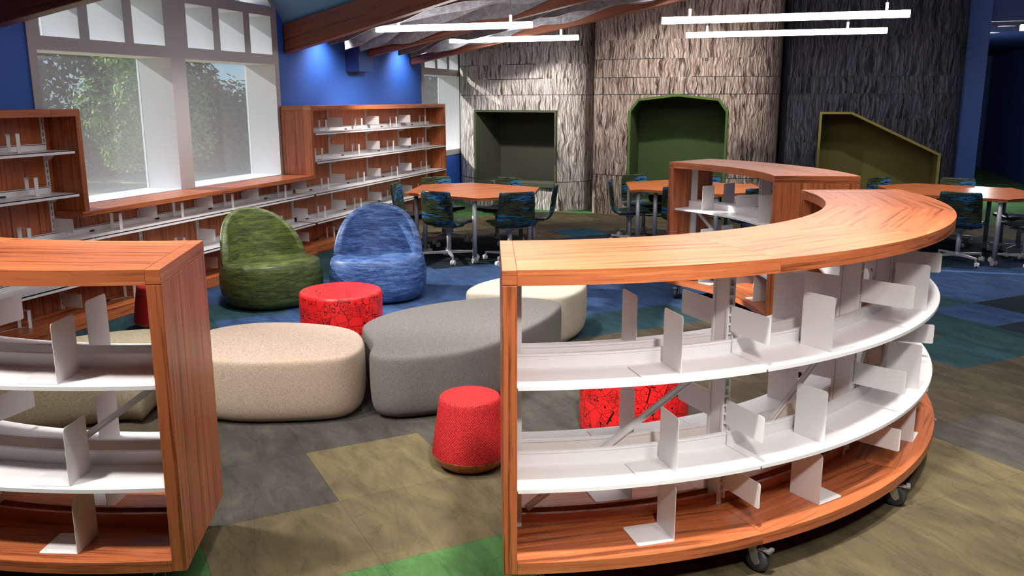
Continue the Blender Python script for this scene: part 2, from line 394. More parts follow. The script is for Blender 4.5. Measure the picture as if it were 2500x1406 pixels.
# ------------------------------------------------------------------ walls
XW = -5.95; XO = -6.35
W1 = (5.661, 9.271); W2 = (13.48, 15.30); ZB = .93; GY = 7.465; GZ = 4.69; EZ = 2.72
mb = MB()
for y0, y1, z0, z1 in ((-4.1, W1[0], 0, 3.0), (W1[0], W1[1], 0, ZB), (W1[1], W2[0], 0, 3.0), (W2[0], W2[1], 0, .865), (W2[1], 15.6, 0, 3.0)):
    mb.box((XO, y0, z0), (XW, y1, z1))
g = lambda y: EZ + (9.477 - abs(y - GY) - GY) * .967
mb.box((XO, W2[0], 2.9), (XW, W2[1], 3.0))
struct(mb.build('wall_left', M['bluewall']))
def wallbox(name, a, b, m):
    mm = MB(); mm.box(a, b); return struct(mm.build(name, m))
wallbox('wall_right', (4.8, -4.1, 0), (5.0, 26.7, 5.9), M['navy'])
wallbox('wall_front', (-6.35, -4.3, 0), (5.0, -4.1, 5.9), M['trim'])
wallbox('wall_end', (2.2, 26.5, 0), (5.0, 26.7, 3.2), M['navy'])
wallbox('wall_rear', (XO, 15.4, 0), (2.3, 15.6, 5.9), M['bluewall'])
wallbox('wall_bulkhead', (2.575, 14.72, 2.95), (4.8, 14.86, 5.9), M['navy'])
wallbox('wall_passage', (2.05, 15.6, 0), (2.25, 26.7, 3.2), M['navy'])
wallbox('ceiling_passage', (2.05, 14.86, 2.95), (5.0, 26.7, 3.05), M['navyceil'])
wallbox('column', (2.285, 14.6, 0), (2.575, 14.95, 5.2), M['column'])
# ceilings
def zb(x, s=.206, z0=2.785): return z0 + s * (x + 5.94)
mb = MB()
for y0, y1 in ((-4.2, 5.44), (9.60, 15.5)):
    mb.face([(XO, y0, zb(XO)), (5, y0, zb(5)), (5, y1, zb(5)), (XO, y1, zb(XO))])
    mb.face([(XO, y0, zb(XO) + .1), (XO, y1, zb(XO) + .1), (5, y1, zb(5) + .1), (5, y0, zb(5) + .1)])
struct(mb.build('ceiling', M['darkceil'], merge=False))
mb = MB()
zd = lambda x: .252 * (x + 5.94)
for s in (1, -1):
    y0 = GY + s * 2.03; q = [(XO, y0, EZ - .02 + zd(XO)), (5, y0, EZ - .02 + zd(5)), (5, GY, EZ + 1.945 + zd(5)), (XO, GY, EZ + 1.945 + zd(XO))]
    mb.face(q if s < 0 else q[::-1]); mb.face([(x, y, z + .12) for x, y, z in (q[::-1] if s < 0 else q)])
struct(mb.build('ceiling_gable', M['skyceil'], merge=False))
# ------------------------------------------------------------------ windows
def window(name, Y0, Y1, halves, lights, sillz, frame_bot, topz, gable):
    tb = MB(); XF = -5.935; XG = -6.33
    zs = [(.962, 2.255), (2.367, 2.80)]
    # openings as (y0,y1,z0,z1)
    ops = [(a, b, *zs[0]) for a, b in halves] + [(a, b, *zs[1]) for a, b in lights]
    ys = sorted({Y0, Y1, *[v for o in ops for v in o[:2]]}); zl = sorted({frame_bot, topz, *[v for o in ops for v in o[2:]]})
    for i in range(len(ys) - 1):
        for j in range(len(zl) - 1):
            cy, cz = (ys[i] + ys[i + 1]) / 2, (zl[j] + zl[j + 1]) / 2
            if any(o[0] < cy < o[1] and o[2] < cz < o[3] for o in ops): continue
            tb.face([(XF, ys[i], zl[j]), (XF, ys[i + 1], zl[j]), (XF, ys[i + 1], zl[j + 1]), (XF, ys[i], zl[j + 1])])
    for ye in (Y0, Y1):
        tb.face([(XF, ye, frame_bot), (XF, ye, topz), (XW - .01, ye, topz), (XW - .01, ye, frame_bot)])
    if gable:
        # gable lights above the second rail
        def poly3(P, inset):
            return P
        for s in (1, -1):
            yo = GY + s * (9.271 - GY); yi = GY + s * .11
            yb = GY + s * (9.182 - GY); zr = 2.91
            slope = lambda y, d=0: 2.91 + (9.182 - GY - abs(y - GY)) * .967 + d
            O = [(yi, zr), (yb, zr), (yi, slope(yi))]
            out = [(GY, topz), (yo, topz), (yo, g(yo) - .01), (GY, g(GY) - .01)]
            quads = [[(GY, topz), (yo, topz), O[1], O[0]], [(yo, topz), (yo, g(yo) - .01), O[1]], [(yo, g(yo) - .01), (GY, g(GY) - .01), O[2], O[1]], [(GY, g(GY) - .01), (GY, topz), O[0], O[2]]]
            for q in quads: tb.face([(XF, y, z) for y, z in q])
            for a, b in ((O[0], O[1]), (O[1], O[2]), (O[2], O[0])):
                tb.face([(XF, a[0], a[1]), (XG, a[0], a[1]), (XG, b[0], b[1]), (XF, b[0], b[1])], None, 1)
    w = struct(tb.build(name, [M['trim'], M['reveal']], merge=False))
    rv = MB()
    for y0, y1, z0, z1 in ops:
        for a, b in (((y0, z0), (y1, z0)), ((y1, z0), (y1, z1)), ((y1, z1), (y0, z1)), ((y0, z1), (y0, z0))):
            rv.face([(XF, *a), (XG - .03, *a), (XG - .03, *b), (XF, *b)])
        # outer side of the opening so that no light leaks between reveals
    for i in range(len(ys) - 1):
        for j in range(len(zl) - 1):
            cy, cz = (ys[i] + ys[i + 1]) / 2, (zl[j] + zl[j + 1]) / 2
            if any(o[0] < cy < o[1] and o[2] < cz < o[3] for o in ops): continue
            rv.face([(XG - .03, ys[i], zl[j]), (XG - .03, ys[i], zl[j + 1]), (XG - .03, ys[i + 1], zl[j + 1]), (XG - .03, ys[i + 1], zl[j])])
    rv.build('reveal', M['reveal'], w, merge=False)
    for y0, y1, z0, z1 in ops:
        p = MB(); p.box((XG - .006, y0, z0), (XG, y1, z1)); p.build('pane', M['glass'], w)
    if gable:
        for s in (1, -1):
            yi = GY + s * .11; yb = GY + s * (9.182 - GY)
            p = MB(); p.face([(XG, yi, 2.91), (XG, yb, 2.91), (XG, yi, 2.91 + (9.182 - GY - .11) * .967)]); p.build('pane', M['glass'], w, merge=False)
    return w
window('window_1', *W1, [(5.744, 7.361), (7.578, 9.185)],
       [(5.792, 6.215), (6.326, 6.753), (6.87, 7.295), (7.636, 8.06), (8.174, 8.61), (8.725, 9.148)], .962, .9, 2.86, True)
window('window_2', *W2, [(13.555, 15.146)], [(13.60, 14.04), (14.14, 14.57), (14.68, 15.10)], .962, .865, 2.9, False)
# ------------------------------------------------------------------ beams
def beam(x1, y, xl, zl, slope, label, H=.335, w=.13):
    b = MB(); x2 = 4.75
    zz = lambda x: zl + slope * (x - xl)
    off = (random.random() * 9, random.random() * 9)
    A = [(xl, zz(xl)), (x2, zz(x2)), (x2, zz(x2) + H), (xl, zz(xl) + H)]
    y0, y1 = y - w, y
    for yy, rev in ((y0, False), (y1, True)):
        P = [(x, yy, z) for x, z in A]; U = [(p[0] + off[0], p[2] - slope * p[0] + off[1]) for p in P]
        b.face(P[::-1] if rev else P, U[::-1] if rev else U)
    for i in range(4):
        p, q = A[i], A[(i + 1) % 4]
        b.face([(p[0], y0, p[1]), (p[0], y1, p[1]), (q[0], y1, q[1]), (q[0], y0, q[1])], [(p[0], 0), (p[0], w), (q[0], w), (q[0], 0)])
    o = b.build('ceiling_beam', M['beamwood'], bevel=.006)
    return tag(o, label, 'beam', 'timber ceiling beams')
beam(0, 5.45, -5.93, 2.405, .170, 'brown timber ceiling beam crossing the top left corner over the window')
beam(0, 9.53, -5.93, 2.393, .250, 'brown timber ceiling beam meeting the blue wall beside the large window')
beam(0, 11.34, -5.735, 2.434, .205, 'brown timber ceiling beam ending on the blue wall box, between the felt baffles')
beam(0, 13.16, -5.93, 2.392, .195, 'brown timber ceiling beam farthest back, in front of the small window')
wb = MB(); wb.box((-5.949, 10.93, 2.225), (-5.742, 11.36, 2.62))
tag(wb.build('beam_bracket', M['navy'], bevel=.004), 'dark blue boxed bracket on the blue wall under a beam end', 'bracket')
# ------------------------------------------------------------------ felt baffles (wavy underside)
def baffle(y, label, pts, x1=3.2, th=.026, ph=0):
    b = MB(); n = 190; x0 = pts[0][0]
    def dz(x):
        for (xa, za), (xb, zb_) in zip(pts, pts[1:]):
            if x <= xb:
                t = max(0, (x - xa) / (xb - xa)); t = t * t * (3 - 2 * t); return za + (zb_ - za) * t
        xe, ze = pts[-1]; k = min(1, (x - xe) / .5)
        return ze * (1 - k) + k * (.065 + .055 * math.sin((x - xe) * 4.6 + ph))
    xs = [x0 + (x1 - x0) * i / n for i in range(n + 1)]
    bot = [2.40 + .205 * (x + 5.94) + dz(x) for x in xs]; top = [2.40 + .205 * (x + 5.94) + .31 for x in xs]
    for i in range(n):
        for yy, rev in ((y - th / 2, False), (y + th / 2, True)):
            P = [(xs[i], yy, bot[i]), (xs[i + 1], yy, bot[i + 1]), (xs[i + 1], yy, top[i + 1]), (xs[i], yy, top[i])]
            b.face(P[::-1] if rev else P, None, 0, False)
        b.face([(xs[i], y - th / 2, bot[i]), (xs[i], y + th / 2, bot[i]), (xs[i + 1], y + th / 2, bot[i + 1]), (xs[i + 1], y - th / 2, bot[i + 1])], None, 1, True)
    for i in (0, n):
        b.face([(xs[i], y - th / 2, bot[i]), (xs[i], y - th / 2, top[i]), (xs[i], y + th / 2, top[i]), (xs[i], y + th / 2, bot[i])], None, 0)
    o = b.build('hanging_baffle', [M['felt'], M['feltedge']])
    for q in (.25, 3.0, 6.2):
        x = x0 + q; r = MB(); r.tube((x, y, 2.40 + .205 * (x + 5.94) + .29), (x, y, zb(x) - .004), .004, n=6); r.build('hanger_rod', M['cable'], o)
    return tag(o, label, 'acoustic baffle', 'wavy grey felt ceiling baffles')
baffle(9.88, 'wavy grey felt baffle nearest the beam beside the large window', [(-5.6, .045), (-5.38, .036), (-4.95, .10), (-4.65, .085), (-4.19, .144)])
baffle(10.31, 'wavy felt baffle lit white at its wall end by the nearer left pendant light', [(-5.6, .008), (-5.41, .011), (-5.16, .071), (-4.8, .152), (-4.4, .135), (-3.82, .10), (-3.5, .13)])
baffle(10.71, 'wavy grey felt baffle just above the blue wall box', [(-5.6, .006), (-5.28, .02), (-4.95, .13), (-4.39, .092), (-3.75, .164), (-3.2, .05)])
baffle(11.10, 'wavy grey felt baffle touching the beam on the wall box, camera side', [(-5.62, .07), (-5.39, .064), (-5.06, .012), (-4.56, .06), (-4.2, .088), (-3.62, .02), (-3.0, .11), (-2.4, .02)])
baffle(11.89, 'wavy dark felt baffle first behind the beam on the wall box', [(-5.6, .006), (-5.36, .0), (-4.95, .08), (-4.5, .075)], ph=1)
baffle(12.33, 'wavy dark felt baffle second behind the beam on the wall box', [(-5.61, .006), (-5.46, .01), (-5.02, .125), (-4.6, .034), (-4.15, .03), (-3.74, .118), (-3.3, .05)], ph=2)
baffle(12.75, 'wavy felt baffle glowing white from the farther left pendant light', [(-5.62, .065), (-5.08, .018), (-4.69, .067), (-4.3, .10), (-3.75, .045), (-3.45, .112), (-3.1, .05)])
baffle(12.985, 'wavy pale felt baffle beside the farthest beam', [(-5.5, .06), (-5.1, .075), (-4.45, .0), (-3.95, .1), (-3.3, .024), (-2.65, .1), (-2.1, .02)], ph=1)
# ------------------------------------------------------------------ linear pendant lights
def pendant(x0, x1, y, z, hs, label):
    t = thing('linear_pendant_light', label, 'pendant light', ((x0 + x1) / 2, y, z), 0, 'white linear pendant lights')
    h = (x1 - x0) / 2
    b = MB(); b.box((-h, -.03, -.036), (h, .03, .036)); b.build('light_bar', M['lamp'], t, bevel=.004)
    for q in hs:
        s = MB(); s.box((q - .012, -.012, .036), (q + .012, .012, .115)); s.build('stem', M['lamp'], t)
        c = MB(); c.tube((q, 0, .115), (q, 0, 2.76 + .2 * ((x0 + x1) / 2 + q + 5.94) - z - .005), .003, n=6); c.build('cable', M['cable'], t)
    return t
pendant(-5.02, -3.02, 10.05, 2.697, (.74, -.70), 'white linear pendant light emerging from the felt baffles, nearer of the left pair')
pendant(-5.05, -3.07, 12.54, 2.711, (.73, -.70), 'white linear pendant light emerging from the felt baffles, farther of the left pair')
pendant(-1.51, 1.02, 10.05, 2.697, (-.96, 1.04), 'white linear pendant light before the bark walls, upper of the right pair')
pendant(-1.545, 1.02, 12.54, 2.707, (-1.0, .80), 'white linear pendant light before the bark walls, lower of the right pair')
pendant(2.54, 4.7, 12.54, 2.70, (-.9, .9), 'white linear pendant light cut by the right edge of the view')
# recessed lights in the dark passage
for (x, y), lb in (((2.995, 15.72), 'nearer dim round recessed light in the dark passage ceiling'), ((3.05, 17.18), 'farther dim round recessed light in the dark passage ceiling')):
    d = thing('recessed_downlight', lb, 'ceiling light', (x, y, 2.95), 0, 'recessed passage lights')
    r = MB(); r.lathe([(.13, 0), (.13, -.006), (.10, -.01), (.10, -.002)], n=24, caps=False); r.build('ring', M['chairsteel'], d)
    r = MB(); r.lathe([(.0001, -.004), (.10, -.004)], n=24, caps=False); r.build('diffuser', M['steel'], d)
# ------------------------------------------------------------------ curved mobile bookcases
RO, RI, RM = 2.538, 1.902, 2.22
ZT, ZTB, ZBASE, ZBB = 1.28, 1.225, .18, .135
LEV = (.455, .85)
def pol(r, a, z=None):
    p = (r * math.cos(R_(a)), r * math.sin(R_(a)))
    return p if z is None else (*p, z)
def sector(mb, r0, r1, a0, a1, z0, z1, n=10, gdir=None, mi=0, gap=0.0, off=None):
    if gap:
        ga = math.degrees(gap / r1); a0 += ga; a1 -= ga
    am = R_((a0 + a1) / 2)
    d = gdir or (-math.sin(am), math.cos(am)); e = (-d[1], d[0])
    if off is None: off = (random.random() * 7, random.random() * 7)
    U = lambda p: (p[0] * d[0] + p[1] * d[1] + off[0], p[0] * e[0] + p[1] * e[1] + off[1])
    A = [a0 + (a1 - a0) * i / n for i in range(n + 1)]
    for i in range(n):
        a, b = A[i], A[i + 1]
        q = [pol(r0, a), pol(r1, a), pol(r1, b), pol(r0, b)]
        mb.face([(*p, z1) for p in q], [U(p) for p in q], mi)
        mb.face([(*p, z0) for p in q[::-1]], [U(p) for p in q[::-1]], mi)
        for r, rev in ((r1, False), (r0, True)):
            P = [pol(r, a, z0), pol(r, b, z0), pol(r, b, z1), pol(r, a, z1)]
            l0, l1 = r * R_(a), r * R_(b)
            u = [(l0 + off[0], z0), (l1 + off[0], z0), (l1 + off[0], z1), (l0 + off[0], z1)]
            if rev: P.reverse(); u.reverse()
            f = len(mb.f); mb.face(P, u, mi, False)
    for a, rev in ((a0, True), (a1, False)):
        P = [pol(r0, a, z0), pol(r1, a, z0), pol(r1, a, z1), pol(r0, a, z1)]
        u = [(r0, z0), (r1, z0), (r1, z1), (r0, z1)]
        mb.face(P[::-1] if not rev else P, u, mi)
def radial_M(a, r=0, z=0):
    """local x = radial outwards, local y = tangential (ccw), z up"""
    return Matrix.Rotation(R_(a), 4, 'Z') @ Matrix.Translation((r, 0, z))
def caster_parts(parent, loc, rot, brake=True):
    f = MB(); Mx = Matrix.Translation(loc) @ Matrix.Rotation(rot, 4, 'Z')
    f.tube((0, 0, .118), (0, 0, .134), .03, n=16); f.box((-.034, -.034, .128), (.034, .034, .135))
    for s in (-1, 1):
        P = [(.012, .118), (-.030, .118), (-.050, .047), (-.032, .030), (-.014, .047)]
        f.prism([(x, z) for x, z in P], s * .020 - .002, s * .020 + .002, M=Matrix.Rotation(PI / 2, 4, 'X'))
    f.box((-.034, -.022, .112), (.016, .022, .119))
    if brake:
        f.box((-.085, -.014, .098), (-.03, .014, .104)); f.box((-.092, -.02, .100), (-.075, .02, .112))
    fo = f.build('caster', M['zinc'], parent, bevel=.0015, M=Mx)
    w = MB(); w.lathe([(.018, -.016), (.040, -.016), (.048, -.011), (.050, 0), (.048, .011), (.040, .016), (.018, .016)], n=28)
    wm = Mx @ Matrix.Translation((-.032, 0, .050)) @ Matrix.Rotation(PI / 2, 4, 'X')
    w.build('wheel', M['rubber'], fo, M=wm)
    h = MB(); h.lathe([(.001, -.019), (.017, -.019), (.017, .019), (.001, .019)], n=16); h.build('axle', M['zinc'], fo, M=wm)

def curved_case(label, cx, cy, a0, segs, da=22.6, chev=None):
    """a0 = inside face of first end panel; segs bays of da degrees"""
    t = thing('curved_bookcase', label, 'bookcase', (cx, cy, 0), 0, 'curved rolling bookcases')
    a1 = a0 + segs * da
    seams = [a0 + da * i for i in range(segs + 1)]
    tb = MB(); bb = MB()
    for i in range(segs):
        am = R_((seams[i] + seams[i + 1]) / 2); rr = R_((chev or [0] * segs)[i])
        gd = (-math.sin(am + rr), math.cos(am + rr))
        sector(tb, RI, RO, seams[i], seams[i + 1], ZTB, ZT, 8, gd, gap=.0009)
        sector(bb, RI, RO, seams[i], seams[i + 1], ZBB, ZBASE, 8, gd, gap=.0009)
    tb.build('top_board', M['wood'], t); 
    bb.build('base_board', M['wood'], t)
    cb = MB()
    for r in (2.185, 2.245):
        sector(cb, r - .008, r + .008, a0, a1, ZBASE, ZBASE + .05, 8 * segs)
    cb.build('curb_rail', M['wood'], t)
    for a, s in ((a0, -1), (a1, 1)):
        p = MB(); mm = radial_M(a)
        p.box((RI, min(0, s * .052), ZBB), (RO, max(0, s * .052), ZTB), g=2); p.box((RI, min(0, s * .052), ZTB + .0012), (RO, max(0, s * .052), ZT), g=1)
        p.build('end_panel', M['wood'], t, M=mm, bevel=.002)
    # uprights
    for k, a in enumerate(seams):
        d = .014 if k == 0 else (-.014 if k == segs else 0)
        mm = radial_M(a); u = MB()
        u.box((RM - .036, d - .012, ZBASE), (RM + .036, d + .012, ZTB))
        o = u.build('upright', M['steel'], t, M=mm, bevel=.002)
        if k in (0, segs): continue
        l = MB()
        for s in (1, -1):
            r0, r1 = (RM + .037, RM + .050) if s > 0 else (RM - .050, RM - .037)
            for q in (-.017, .010): l.box((r0, d + q, ZBASE + .03), (r1, d + q + .007, ZTB))
            z = ZBASE + .06
            while z < ZTB - .02:
                l.box((r0, d - .011, z), (r1, d + .011, z + .009)); z += .038
        l.build('slotted_rail', M['steel'], o, M=mm)
    # shelves
    for z in LEV:
        for i in range(segs):
            s0, s1 = seams[i], seams[i + 1]
            for r0, r1, lr in ((RM + .052, RO - .035, RM + .052), (RI + .035, RM - .052, RM - .062)):
                m = MB()
                sector(m, r0, r1, s0, s1, z - .006, z, 10, gap=.0012)
                sector(m, lr, lr + .010, s0, s1, z, z + .052, 10, gap=.0025)
                sector(m, lr - .003, lr + .013, s0, s1, z + .047, z + .056, 10, gap=.0025)
                sector(m, (r1 - .004 if r1 > RM else r0), (r1 if r1 > RM else r0 + .004), s0, s1, z - .015, z - .005, 10, gap=.004)
                m.build('shelf', M['shelf'], t)
    # end brackets under shelves, diagonal braces, divider plates
    for i in range(segs):
        s0, s1 = seams[i] + .9, seams[i + 1] - .6
        if i % 2: P, Q = pol(RM, s1 - .3, .82), pol(RM, s0 + .3, .26)
        else: P, Q = pol(RM, s1 - .3, .80), pol(RM, s0 + .3, .24)
        P, Q = Vector(P), Vector(Q); d = (Q - P); L = d.length; d.normalize()
        nn = Vector((math.cos(R_((s0 + s1) / 2)), math.sin(R_((s0 + s1) / 2)), 0)); b = nn.cross(d)
        mm = Matrix((( d.x, b.x, nn.x, P.x), (d.y, b.y, nn.y, P.y), (d.z, b.z, nn.z, P.z), (0, 0, 0, 1)))
        x = MB(); x.box((0, -.013, -.004), (L, .013, .0)); x.box((0, -.013, -.008), (L, -.010, .006)); x.box((0, .010, -.008), (L, .013, .006))
        x.box((-.03, -.02, -.004), (.03, .02, .002)); x.tube((0, 0, .002), (0, 0, .008), .008, n=8)
        x.build('diagonal_brace', M['steel'], t, M=mm)
    for a in seams[1:-1]:
        for z in (ZBASE, *LEV):
            for s in (1, -1):
                m = MB(); m.prism(rrect(0, 0, .235, .107, (.001, .010, .010, .001)), -.0012, .0012, M=radial_M(a, RM + s * .050, z + .088) @ Matrix.Rotation(PI / 2, 4, 'X') @ Matrix.Scale(s, 4, (1, 0, 0)))
                m.build('divider_plate', M['steel'], t)
    # casters
    n = max(2, segs // 2 + 1)
    for k in range(n):
        a = a0 + 1.5 + (a1 - a0 - 3) * k / (n - 1) if n > 2 else (a0 + 1.5, a1 - 1.5)[k]
        for r in (RI + .07, RO - .07):
            pass
    for a in ([seams[0] + 1.6] + seams[1:-1] + [seams[-1] - 1.6]):
        for r, rot in ((RO - .065, R_(a + 200)), (RI + .065, R_(a + 20))):
            caster_parts(t, pol(r, a, 0), rot)
    return t
def rrect(x0, y0, x1, y1, r, n=5):
    """rectangle with rounded corners; r for (x0y0, x1y0, x1y1, x0y1)"""
    if not isinstance(r, tuple): r = (r,) * 4
    P = []
    for (cx, cy, st), rr in zip(((x0, y0, 180), (x1, y0, 270), (x1, y1, 0), (x0, y1, 90)), r):
        sx = 1 if cx == x0 else -1; sy = 1 if cy == y0 else -1
        ox, oy = cx + sx * rr, cy + sy * rr
        for k in range(n + 1):
            a = R_(st + 90 * k / n); P.append((ox + rr * math.cos(a), oy + rr * math.sin(a)))
    return P
CR = (-1.726, 5.151); CL = (-3.155, 4.697); CM = (-2.0, 6.45)
curved_case('large curved cherry wood bookcase on casters in the right foreground', *CR, -70.5, 4, 22.55)
curved_case('curved cherry wood bookcase cut off by the left edge, beige ottomans behind it', *CL, -65.6 - 67.65, 3, 22.55)
curved_case('short curved cherry wood bookcase behind the large one, before the middle table', *CM, 14.0, 2, 23.3)
# L shaped bookends
Lm = {}
def lproto(sg):
    m = MB(); h, w, d, th = .225, .155, .150, .0022
    m.prism(rrect(-w / 2, 0, w / 2, h, (.001, .001, .014, .014)), -th / 2, th / 2, M=Matrix.Rotation(PI / 2, 4, 'X'))
    m.prism(rrect(-w / 2, 0, w / 2, d, (.001, .001, .010, .010)) if sg > 0 else rrect(-w / 2, -d, w / 2, 0, (.010, .010, .001, .001)), .0004, .003)
    for q in (-.055, .055):
        m.lathe([(.0045, .003), (.0045, .0038), (.0001, .0038)], c=(q, sg * (d - .016), 0), n=10, caps=False)
    return m
def bookend_L(c, r, a, z, sg, label, group):
    key = sg
    if key not in Lm:
        o = lproto(sg).build('bookend', M['steel'], None); Lm[key] = o
    else:
        o = Lm[key].copy(); COL.objects.link(o)
    o.location = (c[0] + r * math.cos(R_(a)), c[1] + r * math.sin(R_(a)), z + .0006); o.rotation_euler = (0, 0, R_(a))
    tag(o, label, 'bookend', group)
LV = (('base', ZBASE), ('lower shelf', LEV[0]), ('upper shelf', LEV[1]))
gR = 'white L-shaped bookends on the large right bookcase'
for ln, z in LV:
    for a, sg, w in ((-56.2, -1, 'bay nearest camera'), (-39.2, 1, 'second bay from camera'), (-16.4, 1, 'bay at the right-hand bend')):
        bookend_L(CR, 2.393, a, z, sg, f'white L-shaped bookend, {ln}, outer side of large right bookcase, {w}', gR)
    for a, sg, w in ((-56.8, -1, 'bay nearest camera'), (-31.5, 1, 'second bay from camera'), (11.6, 1, 'farthest bay')):
        bookend_L(CR, 2.035, a, z, sg, f'white L-shaped bookend, {ln}, inner side of large right bookcase, {w}', gR)
gL = 'white L-shaped bookends on the left foreground bookcase'
for ln, z in LV:
    bookend_L(CL, 2.40, -74.05, z, -1, f'white L-shaped bookend on {ln}, near side of left foreground bookcase', gL)
    bookend_L(CL, 2.055, -75.6, z, -1, f'white L-shaped bookend on {ln}, far side of left foreground bookcase', gL)
gM = 'white L-shaped bookends on the short middle bookcase'
for ln, z in LV:
    bookend_L(CM, 2.06, 52.2, z, -1, f'white L-shaped bookend, {ln}, near side of short middle bookcase, left bay', gM)
    bookend_L(CM, 2.40, 53.6, z, -1, f'white L-shaped bookend, {ln}, far side of short middle bookcase, left bay', gM)
    bookend_L(CM, 2.04, 28.0, z, 1, f'white L-shaped bookend, {ln}, near side of short middle bookcase, right bay', gM)

# ------------------------------------------------------------------ wall bookcases along the window wall
XF, XBK, XB = -5.51, -5.925, -5.80
UPY = [4.60, 5.57, 6.56, 7.38, 8.18, 9.17, 10.12, 11.16, 12.21, 13.25]
def wall_case(label, y0, y1, low_levels, tall, side):
    t = thing('wall_bookcase', label, 'bookcase', (XBK, (y0 + y1) / 2, 0), 0, 'wall bookcases along the windows')
    def P(name, mb, m, par=None, **k):
        return mb.build(name, m, par or t, M=Matrix.Translation(-Vector((XBK, (y0 + y1) / 2, 0))), **k)
    ztop = 1.779 if tall else .914
    b = MB(); b.box((XB - .02, y0 + .002, .10), (XB, y1 - .002, ztop - .003), g=2); P('back_panel', b, M['wood'])
    b = MB()
    b.box((XBK, y0 + .001, 0.0), (XF, y1 - .001, .10), g=1); b.box((XB, y0 + .001, .10), (XB + .022, y1 - .001, .125), g=1)
    P('base_plinth', b, M['wood'], bevel=.003)
    if tall:
        b = MB()
        ys = [y0, y0 + 1.55, y0 + 3.0, y1] if y1 - y0 > 3 else [y0, y1]
        for a, c in zip(ys, ys[1:]): b.box((XBK, a + .0008, 1.722), (XF, c - .0008, 1.779), g=1)
        P('top_board', b, M['wood'], bevel=.002)
        if side in ('R',):
            b = MB(); b.box((XBK, y0, .958), (XF - .002, y0 + .05, 1.721), g=2); P('side_panel', b, M['wood'], bevel=.002)
            b = MB(); b.box((XBK, y1 - .055, .10), (XF - .001, y1, 1.721), g=2); P('side_panel', b, M['wood'], bevel=.002)
        else:
            b = MB(); b.box((XBK, y1 - .05, .958), (XF - .002, y1, 1.721), g=2); P('side_panel', b, M['wood'], bevel=.002)
    for u in UPY:
        if not (y0 <= u <= y1): continue
        b = MB(); b.box((XB, u - .018, .13), (XB + .012, u - .006, ztop - .06)); b.box((XB, u + .006, .13), (XB + .012, u + .018, ztop - .06)); b.box((XB, u - .006, .13), (XB + .004, u + .006, ztop - .06), mi=1)
        z = .15
        while z < ztop - .08: b.box((XB, u - .006, z), (XB + .011, u + .006, z + .016)); z += .05
        P('upright', b, [M['steel'], M['slot']])
    def shelf(a, c, z):
        b = MB(); x0 = XB + .016
        b.box((x0, a + .0015, z - .006), (XF + .025, c - .0015, z)); b.box((XF + .005, a + .0015, z - .004), (XF + .025, c - .0015, z))
        b.box((XF + .02, a + .0015, z - .024), (XF + .024, c - .0015, z - .004)); b.box((x0, a + .0015, z), (x0 + .006, c - .0015, z + .045)); b.box((x0 - .004, a + .0015, z + .04), (x0 + .006, c - .0015, z + .05))
        o = P('shelf', b, M['shelf'])
        for u in (a, c):
            if u not in UPY: continue
            k = MB(); s = 1 if u == a else -1
            pr = [(XB + .012, z - .006), (XF + .02 - .12, z - .006), (XF - .145, z - .02), (XB + .07, z - .075), (XB + .012, z - .085)]
            k.prism(pr, -(u + s * .012) - .0015, -(u + s * .012) + .0015, M=Matrix.Rotation(PI / 2, 4, 'X'))
            P('shelf_bracket', k, M['steel'], o)
    ub = [u for u in UPY if y0 < u < y1]
    bays = [y0] + ub + [y1]
    for z in ((.39, .735) + ((1.115, 1.457) if tall else ())):
        for a, c in zip(bays, bays[1:]):
            if c - a < .3 and not tall: pass
            ie = .05 if (tall and z > .96 and ((side == 'R' and a == y0))) else 0
            je = (.05 if tall and z > .96 and side == 'L' and c == y1 else (.06 if side == 'R' and c == y1 else 0))
            if c - je - a - ie < .08: continue
            shelf(a + ie, c - je, z)
    for u in ub:
        for z in ((.10, .39, .735) + ((1.115, 1.457) if tall else ())):
            if z > .9 and not tall: continue
            if u > 13 or (side == 'L' and z > .96): continue
            zz = z + (.05 if z > .7 else .055)
            h = .115
            b = MB(); b.prism(rrect(XB + .012, zz, XF - .085 + .01, zz + h, (.001, .006, .006, .001)), -u - .0012, -u + .0012, M=Matrix.Rotation(PI / 2, 4, 'X'))
            P('divider_plate', b, M['steel'])
    return t
wall_case('tall cherry wood wall bookcase at the left edge, left of the window', 2.4, 5.69, 2, True, 'L')
wall_case('low cherry wood bookcase under the large window', 5.692, 9.228, 2, False, 'M')
wall_case('tall cherry wood wall bookcase against the blue wall, right of the large window', 9.23, 13.43, 2, True, 'R')
b = MB()
ys = [5.605, 7.2, 8.35, 9.285]
for a, c in zip(ys, ys[1:]): b.box((XBK, a + .0008, .914), (XF + .003, c - .0008, .957), g=1)
tag(b.build('bench_top', M['wood'], bevel=.002), 'long cherry wood ledge under the large window over the low bookcase', 'bench top')
# inverted U bookends
Um = None
def bookend_U(y, z, label, tilt=0, x=-5.672):
    global Um
    if Um is None:
        Um = thing('wire_bookend', label, 'bookend')
        m = MB(); w, h, th = .10, .145, .004
        m.box((-w / 2, -.018, .002), (-w / 2 + th, .018, h)); m.box((w / 2 - th, -.018, .002), (w / 2, .018, h)); m.box((-w / 2, -.018, h - th), (w / 2, .018, h))
        m.build('strap_frame', M['steel'], Um, bevel=.0015)
        m = MB(); m.box((-.056, -.009, .0005), (.05, .009, .003)); m.prism([(-.050, -.006), (-.050, .010), (-.105, .20), (-.118, .192)][::-1], .0005, .003, M=Matrix.Scale(-1, 4, (0, 1, 0)))
        m.build('base_strap', M['steel'], Um)
        m = MB(); m.box((-.112, -.205, 0.0), (-.09, -.165, .014)); m.build('hook_clip', M['rubber'], Um)
        o = Um
    else: o = copy_tree(Um)
    o.location = (x, y, z + .0005); o.rotation_euler = (0, 0, tilt)
    tag(o, label, 'bookend', 'white U-shaped bookends on the wall bookcases')
